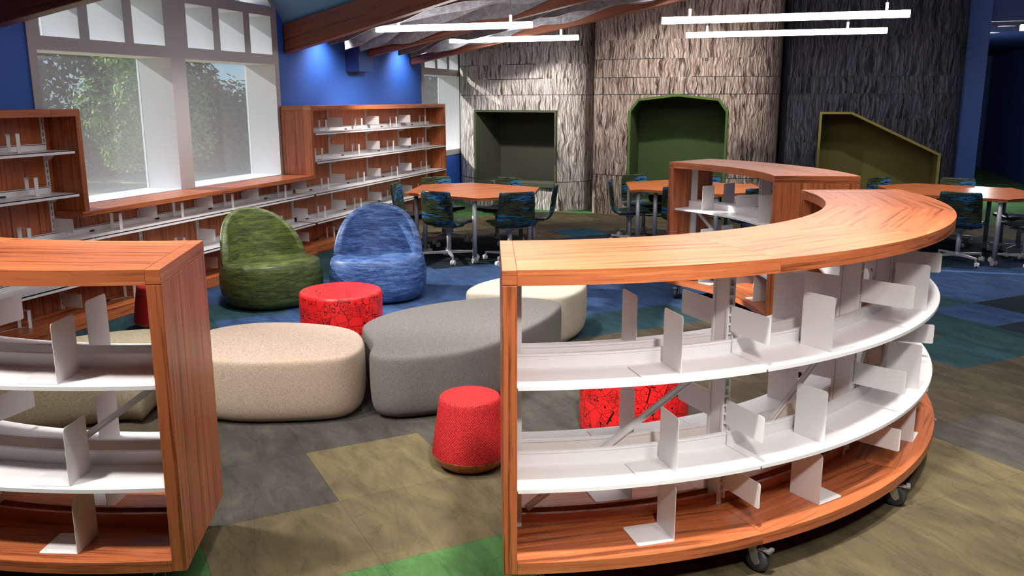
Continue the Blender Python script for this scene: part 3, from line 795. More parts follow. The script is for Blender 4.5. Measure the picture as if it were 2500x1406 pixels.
nm = ('first', 'second', 'third', 'fourth', 'fifth')
for z, sh, ys in ((1.457, 'top shelf', (9.77, 10.72, 11.80, 12.86)), (1.115, 'second shelf from top', (9.64, 10.61, 11.68, 12.75)), (.735, 'third shelf from top', (9.76, 10.73, 11.79, 12.87)), (.39, 'fourth shelf from top', (9.64, 10.61, 11.63, 12.74)), (.10, 'bottom board', (9.84,))):
    for i, y in enumerate(ys):
        w = f', {nm[i]} from left' if len(ys) > 1 else ''
        bookend_U(y, z, f'white U-shaped bookend, {sh} of tall right bookcase{w}', .12 if z < .2 else 0)
for z, sh, ys in ((.735, 'upper shelf', (6.14, 6.96, 7.76, 8.77)), (.39, 'lower shelf', (6.95, 8.66)), (.10, 'bottom board', (6.22, 8.92))):
    for i, y in enumerate(ys):
        bookend_U(y, z, f'white U-shaped bookend on {sh} under window ledge, {nm[i]} from left', .12 if z < .2 else 0)
for z, sh, y in ((1.457, 'top shelf', 5.17), (1.115, 'second shelf', 5.29), (.735, 'third shelf', 5.17), (.10, 'bottom board', 5.07)):
    bookend_U(y, z, f'white U-shaped bookend on {sh} of tall bookcase at left edge', .12 if z < .2 else 0)
# ------------------------------------------------------------------ trapezoid tables in pairs
TH = .76
def table_half(name_label, c, th, back, off):
    L, S, D = 1.73, .69, .90
    s = -1 if back else 1
    t = thing('trapezoid_table', name_label, 'table', (c[0], c[1], 0), th, 'trapezoid tables pushed together in pairs')
    P = [(-L / 2, 0), (-S / 2, -D), (S / 2, -D), (L / 2, 0)]
    P = [(x + off, y * s - s * .0012) for x, y in P]
    if back: P = P[::-1]
    m = MB(); m.prism(P, TH - .035, TH, gdir=(1, .12))
    m.build('tabletop', M['tablewood'], t, bevel=.003)
    for x, y in ((-L / 2 + .17, -.07), (-S / 2 + .0, -D + .085), (S / 2 - .0, -D + .085), (L / 2 - .17, -.07)):
        y *= s; x += off
        m = MB(); m.tube((x, y, .085), (x, y, TH - .036), .026, n=20); m.lathe([(.05, TH - .042), (.05, TH - .0355)], c=(x, y, 0), n=16)
        leg = m.build('leg', M['chairsteel'], t)
        k = MB(); k.box((x - .026, y - .008, .03), (x + .026, y + .008, .088))
        for q in (-1, 1): k.tube((x + q * .012, y, .030), (x + q * .030, y, .030), .030, n=18)
        k.lathe([(.001, .092), (.018, .09), (.022, .075), (.001, .07)], c=(x, y, 0), n=14)
        k.build('caster', M['chairsteel'], leg)
    return t
TAB = [((-3.726, 10.038), .728, -.06, 'left'), ((-1.163, 11.271), .756, -.163, 'middle'), ((1.924, 11.645), .718, -.087, 'right')]
for c, th, o, w in TAB:
    table_half(f'near half of the {w} cherry wood trapezoid table pair with silver legs', c, th, False, 0)
    table_half(f'far half of the {w} cherry wood trapezoid table pair with silver legs', c, th, True, o)
# ------------------------------------------------------------------ swivel chairs
def make_chair(label):
    t = thing('swivel_chair', label, 'chair', (0, 0, 0), 0, 'swivel chairs around the tables')
    prof = [(-.245, .432), (-.235, .45), (-.18, .458), (-.08, .452), (.04, .438), (.12, .432), (.178, .442), (.216, .488), (.236, .565), (.248, .66), (.262, .76), (.268, .82), (.266, .835)]
    wid = [.205, .222, .236, .242, .244, .242, .238, .234, .230, .226, .221, .212, .202]
    n = 10; th = .03
    Ls = [0]
    for a, b in zip(prof, prof[1:]): Ls.append(Ls[-1] + math.hypot(b[0] - a[0], b[1] - a[1]))
    front, back, uvf, uvb = [], [], [], []
    for i, ((y, z), w) in enumerate(zip(prof, wid)):
        a = prof[max(i - 1, 0)]; b = prof[min(i + 1, len(prof) - 1)]
        d = Vector((b[0] - a[0], b[1] - a[1])).normalized(); nn = Vector((-d.y, d.x))
        up = min(1, max(0, (z - .46) / .1))
        fr, bk, u1, u2 = [], [], [], []
        for k in range(n + 1):
            s = -1 + 2 * k / n
            cy = -.035 * s * s * up; cz = .012 * s * s * (1 - up)
            e = th * (1 - .55 * abs(s) ** 6)
            fr.append(Vector((s * w, y + cy + nn.x * e * .5, z + cz + nn.y * e * .5))); bk.append(Vector((s * w, y + cy - nn.x * e * .9, z + cz - nn.y * e * .9)))
            u1.append((s * w, Ls[i])); u2.append((s * w + .5, Ls[i] + .3))
        front.append(fr); back.append(bk); uvf.append(u1); uvb.append(u2)
    m = MB()
    m.grid(front, uvf); m.grid(back, uvb, flip=True)
    N = len(prof)
    for i in range(N - 1):
        for k in (0, n):
            P = [front[i][k], front[i + 1][k], back[i + 1][k], back[i][k]]
            m.face(P if k == 0 else P[::-1], [uvf[i][k], uvf[i + 1][k], uvf[i + 1][k], uvf[i][k]], 0, True)
    for i in (0, N - 1):
        for k in range(n):
            P = [front[i][k], front[i][k + 1], back[i][k + 1], back[i][k]]
            m.face(P if i else P[::-1], [uvf[i][k], uvf[i][k + 1], uvf[i][k + 1], uvf[i][k]], 0, True)
    m.build('seat_shell', M['chairfab'], t, subsurf=2)
    m = MB(); m.box((-.13, -.13, .395), (.13, .13, .412)); m.lathe([(.05, .36), (.05, .398)], n=18); m.build('seat_plate', M['chairsteel'], t, bevel=.004)
    m = MB(); m.tube((0, 0, .09), (0, 0, .365), .027, n=18); m.build('column', M['chairsteel'], t)
    b = MB(); b.lathe([(.034, .072), (.036, .09), (.036, .118), (.030, .125)], n=18)
    cs = []
    for k in range(4):
        mm = Matrix.Rotation(R_(45 + 90 * k), 4, 'Z')
        P = [(.02, -.019, .085), (.02, .019, .085), (.02, .016, .118), (.02, -.016, .118)]; Q = [(.315, -.013, .086), (.315, .013, .086), (.315, .011, .104), (.315, -.011, .104)]
        P = [mm @ Vector(p) for p in P]; Q = [mm @ Vector(p) for p in Q]
        b.face(P[::-1]); b.face(Q)
        for i in range(4): b.face([P[i], P[(i + 1) % 4], Q[(i + 1) % 4], Q[i]])
        p0 = mm @ Vector((.305, 0, .10)); p1 = mm @ Vector((.308, 0, .055)); b.tube(p0, p1, .010, n=10)
        cs.append((mm @ Vector((.325, 0, .028)), R_(45 + 90 * k) + random.uniform(-.8, .8)))
    b.build('base', M['chairsteel'], t)
    for p, r in cs:
        w = MB(); w.tube((0, -.024, 0), (0, -.006, 0), .028, n=18); w.tube((0, .006, 0), (0, .024, 0), .028, n=18); w.box((-.018, -.006, -.008), (.018, .006, .03))
        w.build('caster', M['steel'], t, M=Matrix.Translation(p) @ Matrix.Rotation(r, 4, 'Z'))
    return t
def verts(cx, cy, th, o, L=1.73, S=.69, D=.9):
    u = Vector((math.cos(th), math.sin(th))); v = Vector((math.sin(th), -math.cos(th))); c = Vector((cx, cy))
    return dict(A=c - L / 2 * u, C=c - S / 2 * u + D * v, D=c + S / 2 * u + D * v, B=c + L / 2 * u, A2=c + (-L / 2 + o) * u, F=c + (-S / 2 + o) * u - D * v, E=c + (S / 2 + o) * u - D * v, B2=c + (L / 2 + o) * u)
proto = None
SIDES = [('A', 'C', 'near left side'), ('C', 'D', 'near right side'), ('D', 'B', 'right end'), ('B2', 'E', 'far right side'), ('E', 'F', 'far left side'), ('F', 'A2', 'left end')]
for (c, th, o, w), sk in zip(TAB, ((), (2,), ())):
    V = verts(*c, th, o)
    for i, (a, b, nm_) in enumerate(SIDES):
        if i in sk: continue
        m = (V[a] + V[b]) / 2; d = (V[b] - V[a]).normalized(); n_ = Vector((d.y, -d.x))
        p = m + d * .07 - n_ * .03
        lb = f'blue and green banded swivel chair at the {nm_} of the {w} table'
        if proto is None: proto = make_chair(lb); q = proto
        else: q = copy_tree(proto, lb)
        q.location = (p.x, p.y, 0); q.rotation_euler = (0, 0, math.atan2(n_.y, n_.x) - PI / 2 + (0.05, -.06, .03, -.04, .05, -.03)[i])
# ------------------------------------------------------------------ lounge chairs
def lounge(label, loc, rot, mat):
    t = thing('lounge_chair', label, 'armchair', (*loc, 0), rot, 'upholstered lounge chairs')
    ax, ay = .46, .435
    pr = [(.0001, .0), (.60, .0), (.80, .006), (.90, .03), (.965, .085), (1.0, .17), (1.0, .25), (.985, .32), (.965, .362), (.94, .390), (.89, .405), (.75, .409), (.4, .402), (.0001, .398)]
    m = MB(); n = 56; rows, uvs = [], []
    for r, z in pr:
        row = []
        for k in range(n):
            a = 2 * PI * k / n; ca, sa = math.cos(a), math.sin(a)
            e = 2 / 2.25
            x = ax * r * math.copysign(abs(ca) ** e, ca); y = ay * r * math.copysign(abs(sa) ** e, sa)
            dz = (-.02 if z > .3 else 0) * (y / ay) * 1.0
            row.append(Vector((x, y, z + dz)))
        rows.append(row); uvs.append([(k / n * 2.6, z + r) for k in range(n + 1)])
    m.grid(rows, uvs, closed=True)
    m.build('seat_base', mat, t, subsurf=1)
    rows, uvs = [], []
    K = 44
    for k in range(K + 1):
        s = -1 + 2 * k / K; a = s * R_(80); ca = max(0.0, 1 - abs(s) ** 2.0) ** .5
        ze = .352 + .505 * ca ** .97
        up = lambda z: max(0.0, (z - .34) / .5)
        rad = lambda z: .962 - .05 * up(z) - .05 * up(z) ** 2
        th = lambda z: (.03 + .105 * ca ** .6) * (1 - .55 * min(1, up(z)))
        lean = lambda z: .075 * up(z)
        def pt(r, z): return Vector((ax * r * math.sin(a), ay * r * math.cos(a) + lean(z), z))
        nz = 9; sec = []
        zs_in = [.30 + (ze - .022 - .30) * i / nz for i in range(nz + 1)]
        for z in zs_in: sec.append(pt(rad(z) - th(z) / ax, z))
        rm, tt = rad(ze), th(ze) / ax
        for q, dz in ((.85, -.008), (.5, 0), (.15, -.008)): sec.append(pt(rm - tt * q, ze + dz))
        for z in zs_in[::-1]: sec.append(pt(rad(z), max(z - .015, .14)))
        rows.append(sec); uvs.append([(s, j * .05) for j in range(len(sec))])
    m = MB(); m.grid(rows, uvs, flip=True)
    for i in (0, K):
        P = rows[i]; m.face(P if i else P[::-1])
    m.build('backrest', mat, t, subsurf=1)
    return t
lounge('green upholstered lounge chair with rounded back, left of the blue one', (-4.565, 6.81), R_(62), M['green'])
lounge('blue upholstered lounge chair with rounded back, right of the green one', (-3.72, 7.31), R_(23), M['blue'])
# ------------------------------------------------------------------ drums, stools, pebble benches
def drum(label, x, y, r, h, rot):
    t = thing('drum_ottoman', label, 'ottoman', (x, y, 0), rot, 'red printed drum ottomans')
    m = MB(); m.lathe([(r - .012, .001), (r - .003, .008), (r, .02), (r, h - .028), (r - .004, h - .014), (r - .012, h - .005)], n=72, caps=False); m.build('drum_side', M['redprint'], t)
    m = MB(); m.lathe([(r - .012, h - .005), (r - .03, h), (.0001, h + .001)], n=72, caps=False)
    o = m.build('drum_top', M['redprint'], t)
    for p in o.data.polygons:
        for li in p.loop_indices:
            v = o.data.vertices[o.data.loops[li].vertex_index].co; o.data.uv_layers[0].data[li].uv = (v.x, v.y)
    m = MB(); m.lathe([(.0001, .0), (r - .02, .0), (r - .012, .001)], n=48, caps=False); m.build('drum_bottom', M['rubber'], t)
drum('red drum ottoman with black line drawings, in front of the blue lounge chair', -3.235, 5.72, .312, .435, .5)
drum('red drum ottoman with black line drawings behind the large right bookcase', -.80, 4.72, .312, .435, 2.1)
def stool(label, x, y, rot):
    t = thing('tapered_stool', label, 'stool', (x, y, 0), rot, 'red tapered stools')
    R0 = .198
    m = MB(); m.lathe([(R0, .075), (R0 - .004, .11), (R0 - .020, .22), (R0 - .038, .34), (R0 - .041, .36), (R0 - .046, .370), (R0 - .056, .375), (.0001, .376)], n=56, caps=False); m.build('cushion', M['redknit'], t)
    m = MB(); m.lathe([(.0001, .0), (R0 - .075, .0), (R0 - .055, .004), (R0 - .030, .022), (R0 - .010, .052), (R0 - .002, .068), (R0 - .001, .074), (R0 - .01, .0745)], n=56, caps=False)
    o = m.build('wooden_base', M['wood'], t)
    for uvd in o.data.uv_layers[0].data: uvd.uv = (uvd.uv[1], uvd.uv[0])
    # top uv
    c = [k for k in KIDS(t) if k.name.startswith('cushion')][0]
    for p in c.data.polygons:
        if p.center.z > .365:
            for li in p.loop_indices:
                v = c.data.vertices[c.data.loops[li].vertex_index].co; c.data.uv_layers[0].data[li].uv = (v.x, v.y)
stool('red tapered stool with wooden base beside the large right bookcase', -1.507, 3.93, 0)
stool('red tapered stool partly hidden by the left foreground bookcase', -4.93, 5.71, 1)
def pebble(label, pts, h, mat, name='pebble_bench'):
    # smooth closed outline
    n = len(pts); out = []
    for i in range(n):
        p0, p1, p2, p3 = (Vector(pts[(i + k - 1) % n]) for k in range(4))
        for j in range(6):
            t_ = j / 6
            out.append(.5 * ((2 * p1) + (-p0 + p2) * t_ + (2 * p0 - 5 * p1 + 4 * p2 - p3) * t_ ** 2 + (-p0 + 3 * p1 - 3 * p2 + p3) * t_ ** 3))
    c = sum(out, Vector((0, 0))) / len(out)
    N = len(out)
    nor = []
    for i in range(N):
        d = (out[(i + 1) % N] - out[i - 1]).normalized(); nor.append(Vector((d.y, -d.x)))
    area = sum(out[i].x * out[(i + 1) % N].y - out[(i + 1) % N].x * out[i].y for i in range(N))
    if area < 0: nor = [-v for v in nor]
    t = thing(name, label, 'bench', (c.x, c.y, 0), 0, 'upholstered pebble benches')
    prof = [(.11, .0), (.06, .006), (.022, .038), (.008, .08), (.0, .16), (.0, h - .06), (.002, h - .03), (.006, h - .014), (.016, h - .004), (.03, h), (.07, h + .003)]
    rows = []; uvs = []
    for ins, z in prof:
        rows.append([Vector((*(out[i] - c - nor[i] * ins), z)) for i in range(N)])
        uvs.append([(i * .03, z) for i in range(N + 1)])
    m = MB(); m.grid(rows[::1], uvs, closed=True)
    last = rows[-1]
    for f, dz in ((.7, .012), (.4, .017), (.15, .019)):
        rows.append([Vector((v.x * f, v.y * f, h + dz)) for v in last]); uvs.append([(i * .03, f) for i in range(N + 1)])
    m2 = MB(); m2.grid(rows[-4:], uvs[-4:], closed=True)
    m.v += []; b = len(m.v)
    for f, uv, mi, sm in zip(m2.f, m2.uv, m2.mi, m2.sm):
        m.f.append(tuple(i + b for i in f)); m.uv.append(uv); m.mi.append(mi); m.sm.append(sm)
    m.v += m2.v
    m.face(rows[-1], None, 0, True)
    bt = rows[0]; m.face([Vector(v) for v in bt[::-1]])
    m.build('upholstered_body', mat, t, subsurf=1)
    return t
pebble('tan upholstered pebble bench between the left bookcase and the grey bench', [(-3.40, 4.04), (-3.05, 3.985), (-2.72, 4.08), (-2.44, 4.235), (-2.385, 4.42), (-2.48, 4.65), (-2.66, 4.84), (-2.95, 4.90), (-3.3, 4.83), (-3.52, 4.62), (-3.56, 4.30)], .40, M['tan'])
pebble('dark grey upholstered pebble bench in the middle, touching the tan one', [(-2.30, 4.37), (-2.14, 4.335), (-1.93, 4.46), (-1.77, 4.62), (-1.65, 4.88), (-1.595, 5.15), (-1.545, 5.45), (-1.53, 5.72), (-1.55, 5.93), (-1.64, 6.035), (-1.85, 6.06), (-2.06, 6.01), (-2.32, 5.82), (-2.53, 5.54), (-2.65, 5.25), (-2.66, 4.98), (-2.56, 4.80), (-2.40, 4.60)], .40, M['grey'])
pebble('cream upholstered pebble bench behind the dark grey one', [(-2.36, 6.10), (-2.18, 6.11), (-1.95, 6.12), (-1.72, 6.12), (-1.58, 6.2), (-1.52, 6.45), (-1.545, 6.72), (-1.66, 6.93), (-1.85, 7.02), (-2.08, 6.95), (-2.27, 6.72), (-2.385, 6.4)], .40, M['cream'])
pebble('olive beige upholstered pebble bench seen through the left foreground bookcase', [(-3.66, 3.80), (-3.5, 3.85), (-3.55, 4.02), (-3.66, 4.28), (-3.85, 4.46), (-4.08, 4.36), (-4.32, 4.05), (-4.42, 3.72), (-4.35, 3.42), (-4.15, 3.36), (-3.9, 3.55)], .40, M['olivebeige'])
# ------------------------------------------------------------------ bark clad back walls with reading nooks
def spline(pts, step):
    out = []
    n = len(pts)
    for i in range(n - 1):
        p0 = Vector(pts[max(i - 1, 0)]); p1 = Vector(pts[i]); p2 = Vector(pts[i + 1]); p3 = Vector(pts[min(i + 2, n - 1)])
        k = max(1, int((p2 - p1).length / step))
        for j in range(k):
            t = j / k; out.append(.5 * ((2 * p1) + (-p0 + p2) * t + (2 * p0 - 5 * p1 + 4 * p2 - p3) * t ** 2 + (-p0 + 3 * p1 - 3 * p2 + p3) * t ** 3))
    out.append(Vector(pts[-1])); return out
def inpoly(x, y, P):
    c = False; n = len(P)
    for i in range(n):
        (x0, y0), (x1, y1) = P[i], P[(i + 1) % n]
        if (y0 > y) != (y1 > y) and x < (x1 - x0) * (y - y0) / (y1 - y0) + x0: c = not c
    return c
def trunk(name, pts, poly, mat, rows, seed, partial=(), H=4.6):
    rnd = random.Random(seed)
    S = spline(pts, .02); L = [0]
    for a, b in zip(S, S[1:]): L.append(L[-1] + (b - a).length)
    # column widths and per-row offsets
    m = MB(); dz = .02
    zs = sorted(set([round(i * dz, 3) for i in range(int(H / dz) + 1)] + rows))
    pan = {}
    lines = []
    for ri, (z0, z1) in enumerate(zip([0] + rows, rows + [H])):
        x = 0; edges = []
        while x < L[-1]:
            w = rnd.uniform(.5, 1.5); edges.append((x, min(x + w, L[-1]), rnd.uniform(0, 40), rnd.uniform(0, 40), rnd.choice((1, 1, -1)), rnd.uniform(-.012, .012))); x += w
        pan[ri] = edges
    def panel(s, z):
        ri = sum(1 for r in rows if z > r)
        for e in pan[ri]:
            if s < e[1]: return e
        return pan[ri][-1]
    nrm = []
    for i in range(len(S)):
        d = (S[min(i + 1, len(S) - 1)] - S[max(i - 1, 0)]).normalized(); nrm.append(Vector((d.y, -d.x)))
    for i in range(len(S) - 1):
        sm = (L[i] + L[i + 1]) / 2; xm = (S[i].x + S[i + 1].x) / 2
        for z0, z1 in zip(zs, zs[1:]):
            zm = (z0 + z1) / 2
            if poly and inpoly(xm, zm, poly): continue
            e = panel(sm, zm)
            P = [(S[i].x, S[i].y, z0), (S[i + 1].x, S[i + 1].y, z0), (S[i + 1].x, S[i + 1].y, z1), (S[i].x, S[i].y, z1)]
            k = e[4]
            m.face(P, [(L[i] * k + e[2], z0 + e[3]), (L[i + 1] * k + e[2], z0 + e[3]), (L[i + 1] * k + e[2], z1 + e[3]), (L[i] * k + e[2], z1 + e[3])], 0, True)
    # thin dark joints between cladding panels
    for ri, z in enumerate(rows):
        part = z in partial; spans = [e for e in pan[ri] if rnd.random() < .33]
        for i in range(len(S) - 1):
            if part and not any(e[0] < L[i] < e[1] for e in spans): continue
            xm = (S[i].x + S[i + 1].x) / 2
            if poly and inpoly(xm, z, poly): continue
            a = S[i] + nrm[i] * .0015; b = S[i + 1] + nrm[i + 1] * .0015
            m.face([(a.x, a.y, z - .0045), (b.x, b.y, z - .0045), (b.x, b.y, z + .0045), (a.x, a.y, z + .0045)], None, 1, True)
    me = m.build(name, [mat, M['slot']], merge=False)
    bm = bmesh.new(); bm.from_mesh(me.data); bmesh.ops.remove_doubles(bm, verts=bm.verts, dist=1e-4); bm.to_mesh(me.data); bm.free()
    return struct(me)
T1 = [(-5.94, 15.35), (-5.88, 15.05), (-5.72, 14.78), (-5.50, 14.55), (-5.40, 14.47), (-4.9, 14.36), (-4.4, 14.25), (-3.95, 14.155), (-3.74, 14.12), (-3.55, 14.22), (-3.40, 14.42), (-3.31, 14.72), (-3.28, 15.1)]
N1 = [(-5.37, .40), (-3.81, .40), (-3.81, 1.655), (-5.37, 1.655)]
trunk('wall_back', T1, N1, M['bark1'], [.484, 1.92, 2.18, 2.42, 2.7], 3, (2.18, 2.42, 2.7))
T2 = [(-3.21, 15.1), (-3.205, 14.6), (-3.19, 14.2), (-3.14, 14.03), (-2.95, 13.93), (-2.56, 13.85), (-1.8, 13.84), (-1.04, 13.84), (-.65, 13.88), (-.45, 14.0), (-.35, 14.2), (-.31, 14.5), (-.30, 15.0)]
N2 = [(-2.54, 0.0), (-1.036, 0.0), (-1.036, 1.66), (-1.17, 1.84), (-1.80, 1.91), (-2.405, 1.84), (-2.54, 1.656)]
trunk('wall_back', T2, N2, M['bark2'], [.646, 1.92, 2.18, 2.46, 2.75], 11, (2.18, 2.46, 2.75))
T3 = [(-.29, 14.9), (-.26, 14.62), (-.16, 14.38), (.02, 14.22), (.30, 14.13), (.9, 14.12), (1.6, 14.12), (2.0, 14.14), (2.18, 14.28), (2.27, 14.5), (2.29, 14.75)]
N3 = [(.318, 0.0), (2.005, 0.0), (2.005, 1.045), (.757, 1.642), (.318, 1.642)]
trunk('wall_back', T3, N3, M['bark3'], [.66, 1.2, 1.56, 1.92, 2.17, 2.75], 23, (1.2, 1.56, 2.17, 2.75))
def nook(label, org, ang, poly, depth, mat, mtrim, seat=None, extra=None):
    """poly in local (u, z); u along the wall, +v into the wall"""
    t = thing('reading_nook', label, 'reading nook', (*org, 0), ang, 'green felt reading nooks in the bark walls')
    cx = sum(p[0] for p in poly) / len(poly); cz = sum(p[1] for p in poly) / len(poly)
    def inset(P, d):
        n = len(P); out = []
        ar = sum(P[i][0] * P[(i + 1) % n][1] - P[(i + 1) % n][0] * P[i][1] for i in range(n)); sg = 1 if ar > 0 else -1
        for i in range(n):
            a, b, c = Vector(P[i - 1]), Vector(P[i]), Vector(P[(i + 1) % n])
            d1 = (b - a).normalized(); d2 = (c - b).normalized()
            n1 = Vector((-d1.y, d1.x)) * sg; n2 = Vector((-d2.y, d2.x)) * sg
            bis = (n1 + n2); bis /= max(.3, bis.length_squared / 2)
            out.append(tuple(b + bis * d))
        return out
    I = inset(poly, .022); O = inset(poly, -.014); n = len(poly)
    f = MB()
    for i in range(n):
        j = (i + 1) % n
        if extra == 'open' and abs(poly[i][1]) < .01 and abs(poly[j][1]) < .01: continue
        cl = lambda p: (p[0], max(p[1], 0.0))
        a, b, c, d = cl(O[i]), cl(O[j]), cl(I[j]), cl(I[i])
        y0, y1 = -.03, .04
        f.face([(a[0], y0, a[1]), (b[0], y0, b[1]), (c[0], y0, c[1]), (d[0], y0, d[1])])
        f.face([(d[0], y0, d[1]), (c[0], y0, c[1]), (c[0], y1, c[1]), (d[0], y1, d[1])])
        f.face([(a[0], y1, a[1]), (b[0], y1, b[1]), (b[0], y0, b[1]), (a[0], y0, a[1])])
        f.face([(a[0], y0, a[1]), (d[0], y0, d[1]), (d[0], y1, d[1]), (a[0], y1, a[1])])
    f.build('frame', mtrim, t)
    w = MB()
    for i in range(n):
        j = (i + 1) % n
        a, b = I[i], I[j]
        a = (a[0], max(a[1], .004)); b = (b[0], max(b[1], .004))
        w.face([(a[0], .03, a[1]), (b[0], .03, b[1]), (b[0], depth, b[1]), (a[0], depth, a[1])])
    w.build('lining', mat, t)
    k = MB(); k.face([(p[0], depth, max(p[1], .004)) for p in I]); 
    kb = k.build('back_panel', mat, t)
    if seat:
        s = MB(); u0 = min(p[0] for p in I) + .002; u1 = max(p[0] for p in I) - .002
        s.box((u0, .0 if seat[0] < .45 else .1, seat[0] - .05), (u1, depth - .005, seat[1])); s.build('seat_pad', mat, t, bevel=.012)
    return t
a1 = math.atan2(14.12 - 14.47, -3.81 + 5.37)
L1 = math.hypot(-3.81 + 5.37, .335)
nook('square dark olive felt reading nook in the pale bark wall', (-5.37, 14.463), a1, [(0, .40), (L1, .40), (L1, 1.655), (0, 1.655)], .80, M['nook1'], M['nook1t'], (.43, .455))
nook('peaked green felt reading nook in the brown bark wall', (0, 13.842), 0, N2, .78, M['nook2'], M['nook2t'], (.40, .45), 'open')
nook('slanted olive yellow felt reading nook in the dark bark wall', (0, 14.115), 0, N3, .62, M['nook3'], M['nook3t'], (.36, .42), 'open')
# ------------------------------------------------------------------ outdoors beyond the windows
gm = MB(); gm.face([(-6.36, -40, -.02), (-6.36, 90, -.02), (-120, 90, -.02), (-120, -40, -.02)]); go = gm.build('ground', M['meadow'], merge=False)
for p in go.data.polygons:
    if p.normal.z < 0: p.flip()
struct(go)
def tree(label, h, rad, n, seed, mat, base=.12, leaf=.22):
    rnd = random.Random(seed)
    t = thing('leafy_tree', label, 'tree', (0, 0, -.02), 0, 'trees beyond the windows')
    tk = MB(); tk.tube((0, 0, 0), (.1, .05, h * .55), .02 * h, .008 * h, n=10)
    for k in range(5):
        a = rnd.uniform(0, 6.28); z = h * rnd.uniform(.25, .5); tk.tube((.05, .02, z), (math.cos(a) * rad * .6, math.sin(a) * rad * .6, z + h * .25), .008 * h, .003 * h, n=6)
    tk.build('trunk', M['treebark'], t)
    lobes = []
    for k in range(34):
        a = rnd.uniform(0, 6.28); rr = rad * rnd.uniform(.0, .78); z = h * rnd.uniform(base + .08, .86)
        lobes.append((Vector((rr * math.cos(a), rr * math.sin(a), z)), rad * rnd.uniform(.28, .5)))
    c = MB()
    for k in range(n):
        p0, r0 = rnd.choice(lobes)
        d = Vector((rnd.gauss(0, 1), rnd.gauss(0, 1), rnd.gauss(0, .8))).normalized()
        p = p0 + d * r0 * rnd.uniform(.75, 1.05)
        if p.z < h * base: p.z = h * base + rnd.uniform(0, .3)
        nn = (d + Vector((rnd.uniform(-.6, .6), rnd.uniform(-.6, .6), rnd.uniform(-.2, .9)))).normalized()
        u = nn.orthogonal().normalized(); v = nn.cross(u); s = leaf * rnd.uniform(.6, 1.3)
        q = rnd.uniform(0, 6.28); u, v = u * math.cos(q) + v * math.sin(q), v * math.cos(q) - u * math.sin(q)
        c.face([p - u * s * .5, p + v * s * .32, p + u * s * .5, p - v * s * .32])
    c.build('crown', mat, t, merge=False)
    return t
def place(o, x, y, rz, lb=None):
    o.location = (x, y, -.02); o.rotation_euler = (0, 0, rz)
    if lb: o['label'] = lb
tA = tree('light green maple close behind the left pane of the large window', 4.5, 1.15, 16000, 5, M['leafL'], .10, .10); place(tA, -12.1, 14.2, .4)
tB = tree('tall dark green tree seen at the left edge of the left pane', 6.2, 2.3, 16000, 8, M['leafD'], .02, .19); place(tB, -19.2, 17.4, 1.1)
tC = copy_tree(tB, 'tall dark green tree behind the light green maple'); place(tC, -17.0, 20.3, 2.5)
tH = copy_tree(tB, 'tall dark green tree hidden mostly by the left wall bookcase'); place(tH, -22.0, 14.2, 2.2)
tD = tree('low dark tree in the tree line, just right of the window mullion', 2.75, 1.15, 11000, 12, M['leafD'], .0, .12); place(tD, -15.3, 19.9, .2)
for x, y, r, s, lb in ((-14.2, 20.5, 1.3, .84, 'low dark tree in the middle of the right pane of the large window'), (-13.2, 21.2, 2.6, .76, 'low dark tree at the right side of the right pane of the large window'),
                       (-16.9, 18.3, 4.0, .80, 'low dark tree in the tree line, just left of the window mullion'), (-18.6, 17.0, .9, .72, 'low dark tree below the tall tree in the left pane'), (-12.1, 22.0, 3.1, .95, 'low dark tree beyond the right jamb of the large window')):
    q = copy_tree(tD, lb); place(q, x, y, r); q.scale = (1, 1, s)
tE = copy_tree(tB, 'dark tree behind the small far window'); place(tE, -13.4, 30.0, 2.0); tE.scale = (.8, .8, .7)
# ------------------------------------------------------------------ camera
f, pit, rol, yaw = 2112.0, R_(12.31), R_(-.12), R_(18.02)
rt0 = Vector((1, 0, 0)); up0 = Vector((0, math.sin(pit), math.cos(pit))); fw = Vector((0, math.cos(pit), -math.sin(pit)))
rt = rt0 * math.cos(rol) + up0 * math.sin(rol); up = up0 * math.cos(rol) - rt0 * math.sin(rol)
Rz = Matrix.Rotation(yaw, 3, 'Z'); rt, up, fw = Rz @ rt, Rz @ up, Rz @ fw
cam = bpy.data.cameras.new('camera'); co = bpy.data.objects.new('camera', cam); COL.objects.link(co)
cam.sensor_width = 36; cam.lens = f / 2500 * 36; cam.clip_start = .05; cam.clip_end = 400
co.matrix_world = Matrix(((rt.x, up.x, -fw.x, 0), (rt.y, up.y, -fw.y, 0), (rt.z, up.z, -fw.z, 1.85), (0, 0, 0, 1)))
SC.camera = co
# ------------------------------------------------------------------ light
w = bpy.data.worlds.new('sky'); SC.world = w; w.use_nodes = True
nt = w.node_tree; nt.nodes.clear()
sk = nt.nodes.new('ShaderNodeTexSky'); sk.sky_type = 'NISHITA'; sk.sun_disc = False; sk.sun_elevation = R_(42); sk.sun_rotation = R_(60); sk.air_density = 1.0; sk.dust_density = .2; sk.ozone_density = 4.0
bg = nt.nodes.new('ShaderNodeBackground'); bg.inputs[1].default_value = SKY = .16
ow = nt.nodes.new('ShaderNodeOutputWorld'); mu = nt.nodes.new('ShaderNodeMix'); mu.data_type = 'RGBA'; mu.blend_type = 'MULTIPLY'; mu.inputs[0].default_value = 1; mu.inputs[7].default_value = (.62, .8, 1.15, 1); nt.links.new(sk.outputs[0], mu.inputs[6]); nt.links.new(mu.outputs[2], bg.inputs[0]); nt.links.new(bg.outputs[0], ow.inputs[0])
def light(name, typ, loc, target=None, power=100, col=(1, 1, 1), **k):
    l = bpy.data.lights.new(name, typ); o = bpy.data.objects.new(name, l); COL.objects.link(o)
    o.location = loc; l.energy = power; l.color = col
    for a, b in k.items(): setattr(l, a, b)
    if target is not None: o.rotation_euler = (Vector(target) - Vector(loc)).to_track_quat('-Z', 'Y').to_euler()
    return o
WARM = (1, .945, .89)
